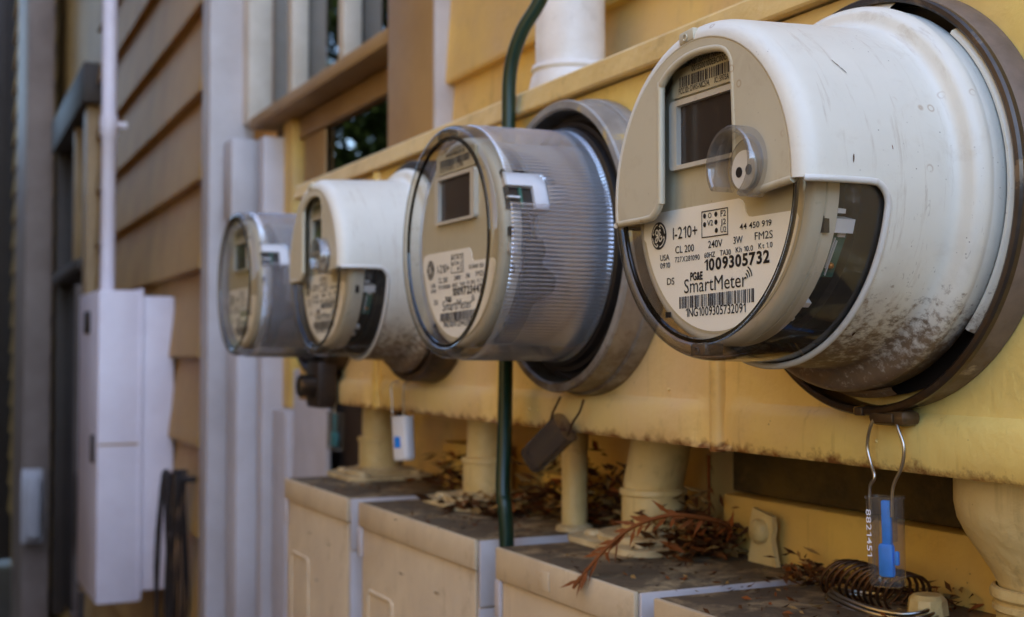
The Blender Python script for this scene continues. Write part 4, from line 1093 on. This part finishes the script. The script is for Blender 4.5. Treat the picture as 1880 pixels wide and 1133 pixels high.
o = box('blue_mark', -0.0052, 0.0032, -0.0074, -0.0066, -0.031, -0.020, 'blue', None, 0.001); o.parent = [q for q in bpy.data.objects if q.name.startswith('tag_body')][-1]
seal('clear seal tag with a teal insert hanging farthest left under the lock', W(-1.3990, 0.4500, -0.0690), (0, R(2), R(15)), 0.0440, 0.0125, 'teal',
     [[(0.0, 0.002, 0.012), (-0.004, 0, 0.004), (-0.003, 0, -0.006)]])

# ================================================================== litter on the box tops
def sprig(label, name, pts, n, ln, seed, mat='dry'):
    rg = random.Random(seed)
    t = thing(name, label, 'dry sprig', W(*pts[0]))
    P = smooth_path([Vector(p) - Vector(pts[0]) for p in pts], 8)
    link('stem', tube_me(P, lambda i: 0.0011 + 0.0006 * i / len(P), 7), mat, t, 60)
    vs, fs = [], []
    for k in range(n):
        i = min(len(P) - 2, int((0.10 + 0.9 * k / n) * (len(P) - 1))); p = P[i]; d = (P[i + 1] - P[i]).normalized()
        side = d.cross(Vector((0.25, -0.85, 0.45))).normalized() * (1 if k % 2 else -1)
        dirn = (side * rg.uniform(0.15, 0.9) - d * rg.uniform(0.4, 1.1) + Vector((rg.gauss(0, 0.2), rg.gauss(0, 0.2), rg.uniform(-0.9, 0.1)))).normalized()
        L_ = ln * rg.uniform(0.55, 1.15); wv = dirn.cross(Vector((rg.gauss(0, 0.4), -0.8, 0.4))).normalized() * ln * 0.10
        up = dirn.cross(wv).normalized() * ln * 0.035
        b = len(vs)
        vs += [p, p + dirn * L_ * 0.45 + wv, p + dirn * L_, p + dirn * L_ * 0.45 - wv, p + dirn * L_ * 0.45 + up]
        fs += [(b, b + 1, b + 4), (b + 1, b + 2, b + 4), (b + 2, b + 3, b + 4), (b + 3, b, b + 4), (b, b + 3, b + 2, b + 1)]
    link('needles', mesh(vs, fs), mat, t)
    return t
sprig('rust-brown dry conifer sprig drooping over the panel box edge', 'dry_sprig',
      [(-0.739, 0.400, -0.155), (-0.7347, 0.407, -0.1443), (-0.7323, 0.420, -0.1306), (-0.7312, 0.436, -0.119), (-0.7220, 0.450, -0.1110), (-0.7120, 0.465, -0.1080), (-0.7120, 0.500, -0.1149), (-0.735, 0.522, -0.128)], 40, 0.018, 2)
sprig('upright dry sprig standing among the litter near the ledger board', 'dry_sprig', [(-0.812, 0.555, -0.146), (-0.806, 0.553, -0.120), (-0.803, 0.551, -0.098), (-0.803, 0.551, -0.078)], 12, 0.013, 6)
tw = tube('twig', smooth_path([W(-0.862, 0.53, -0.128), W(-0.815, 0.535, -0.122), W(-0.775, 0.530, -0.120), W(-0.742, 0.520, -0.126)], 5), lambda i: 0.0028 - 0.00004 * i, 'dry_dark', None, 10)
tag(tw, 'short brown twig with a cut end poking out of the litter', 'twig')
def litter(name, label, centers, n, size, seed, mat):
    rg = random.Random(seed); vs, fs, mi = [], [], []
    for k in range(n):
        cx, cy, cz, sx, sy, sz = rg.choice(centers)
        p = Vector((cx + rg.gauss(0, sx), cy + rg.gauss(0, sy), max(-0.1476, cz + abs(rg.gauss(0, sz)))))
        if p.z > cz + 2.2 * sz or abs(p.x - cx) > 2 * sx or any((p.x - a_) ** 2 + (p.y - b_) ** 2 < 0.034 ** 2 for a_, b_ in ((-1.43, 0.514), (-1.129, 0.517), (-0.837, 0.523))) or (p.x + 0.728) ** 2 + (p.y - 0.54) ** 2 < 0.022 ** 2: continue
        if p.y > 0.552: p.y = 0.552 - rg.uniform(0, 0.02)
        a = rg.uniform(0, 6.28); d = Vector((math.cos(a), math.sin(a), rg.uniform(-0.35, 0.6))).normalized(); e = d.orthogonal().normalized()
        L_ = size * rg.uniform(0.4, 1.5); w = L_ * rg.uniform(0.06, 0.22); b = len(vs)
        q = d.cross(e) * w * 0.5
        vs += [p, p + d * L_ * 0.5 + e * w + q, p + d * L_, p + d * L_ * 0.5 - e * w + q]; fs += [(b, b + 1, b + 2), (b, b + 2, b + 3)]; mi += [rg.choice((0, 0, 0, 1, 2))] * 2
    me = mesh([W(*v) for v in vs], fs)
    for m_ in (mat, 'dry', 'straw'): me.materials.append(M[m_])
    for p_, q_ in zip(me.polygons, mi): p_.material_index = q_
    o = link(name, me); o['kind'] = 'stuff'; o['label'] = label; o['category'] = 'dry leaves'; return o
litter('leaf_litter', 'heap of dry brown needles and leaves behind the bent pipe', [(-0.80, 0.530, -0.146, 0.030, 0.022, 0.022), (-0.86, 0.545, -0.146, 0.02, 0.012, 0.03), (-0.775, 0.525, -0.146, 0.012, 0.014, 0.012)], 800, 0.015, 1, 'dry_dark')
litter('leaf_litter', 'dark dry leaves between the farther conduit pipes', [(-1.02, 0.535, -0.146, 0.05, 0.015, 0.022), (-1.22, 0.53, -0.146, 0.04, 0.015, 0.02), (-0.95, 0.54, -0.146, 0.03, 0.01, 0.03), (-1.06, 0.50, -0.146, 0.03, 0.02, 0.006)], 800, 0.017, 2, 'dry_dark')
litter('leaf_litter', 'small dry crumbs on the nearest panel box top', [(-0.655, 0.530, -0.149, 0.014, 0.010, 0.008), (-0.60, 0.545, -0.149, 0.03, 0.008, 0.006)], 420, 0.010, 3, 'dry_dark')
litter('leaf_litter', 'scattered fine crumbs over the tops of the panel boxes', [(-0.76, 0.47, -0.1476, 0.05, 0.03, 0.0003), (-1.03, 0.46, -0.1476, 0.06, 0.025, 0.0003), (-0.60, 0.47, -0.1470, 0.05, 0.03, 0.0003), (-1.33, 0.46, -0.1476, 0.05, 0.025, 0.0003)], 420, 0.0055, 7, 'dry_dark')
# coil of wire under the nearest seal
wc = thing('wire_coil', 'loose coil of dull wire lying under the blue seal tag', 'wire', W(-0.588, 0.520, ZT - 0.003))
for k in range(11):
    r = 0.019 + 0.001 * math.sin(k); x = -0.028 + k * 0.0055
    link('loop', tube_me([(x + 0.004 * math.sin(R(a)) + 0.006 * math.cos(R(a)), 0.6 * r * math.cos(R(a)), 0.0125 + 0.62 * r * math.sin(R(a))) for a in range(0, 360, 20)], 0.0010, 6, True), 'wire_dark', wc, 60)
for k in range(3):
    link('loop', tube_me([(0.012 + (0.040 - 0.002 * k) * math.cos(R(a)), -0.006 + (0.022 - 0.001 * k) * math.sin(R(a)), 0.003 + 0.0022 * k + 0.002 * math.sin(R(a * 2))) for a in range(0, 360, 12)], 0.0011, 6, True), 'wire', wc, 60)

# ================================================================== far left: utility cabinet, conduit, cords
uc = thing('utility_cabinet', 'tall white steel utility cabinet on the shade-toned siding at far left', 'cabinet', W(-2.84, 0.548, -0.54))
link('back_box', box_me(-0.315, -0.003, -0.072, -0.002, 0.022, 0.660, 0.004), 'steel_box', uc)
ft = link('front_cover', box_me(-0.32, 0.0, -0.164, -0.0725, 0.0, 0.672, 0.005), 'steel_box', uc)
link('cover_lip', box_me(-0.324, 0.004, -0.078, -0.070, 0.004, 0.676, 0.002), 'steel_box', uc)
link('vent', box_me(-0.22, -0.12, -0.1665, -0.1642, 0.58, 0.63, 0.001), 'dark_paint', uc)
link('latch', box_me(-0.05, -0.03, -0.172, -0.1642, 0.30, 0.36, 0.002), 'dark_paint', uc)
link('door_seam', box_me(0.0001, 0.0012, -0.162, -0.074, 0.338, 0.342), 'casing', uc)
cd = thing('tall_conduit', 'slim white conduit running up the wall above the utility cabinet', 'pipe', W(-3.04, 0.430, 0.132))
link('pipe', zlathe_me([(0.0, 0.0165), (0.36, 0.0165), (0.365, 0.020), (0.41, 0.020), (0.415, 0.0165), (1.5, 0.0165)], 24), 'steel_box', cd, 40)
link('strap', box_me(-0.006, 0.008, -0.020, 0.040, 0.385, 0.399, 0.002), 'steel_box', cd)
cc = thing('cord_coil', 'dark bundle of looped cords hanging beside the utility cabinet', 'cords', W(-2.58, 0.50, -0.25))
rg = random.Random(8)
for k in range(8):
    ox, oy = rg.uniform(-0.03, 0.03), rg.uniform(-0.028, 0.020); w = rg.uniform(0.008, 0.042); l = rg.uniform(0.30, 0.66)
    link('loop', tube_me(smooth_path([(ox - w, oy, -0.02), (ox - w * 0.4, oy, 0.008), (ox + w * 0.5, oy + 0.005, 0.006), (ox + w, oy, -0.04), (ox + w * 1.1, oy + 0.01, -l * 0.5), (ox + w * 0.5, oy, -l), (ox - w * 0.6, oy, -l - 0.01), (ox - w * 1.1, oy - 0.01, -l * 0.5), (ox - w, oy, -0.02)], 5), 0.0027, 7), 'dark_cord', cc, 60)
link('hook', box_me(-0.006, 0.006, 0.0, 0.05, -0.012, 0.0, 0.002), 'dark_cord', cc)
sk = tube('garden_stake', [W(-2.40, 0.30, -1.45), W(-2.385, 0.29, -0.8), W(-2.395, 0.300, -0.43)], 0.006, 'dark_cord', None, 10)
tag(sk, 'thin dark stake leaning in front of the utility cabinet', 'stake')
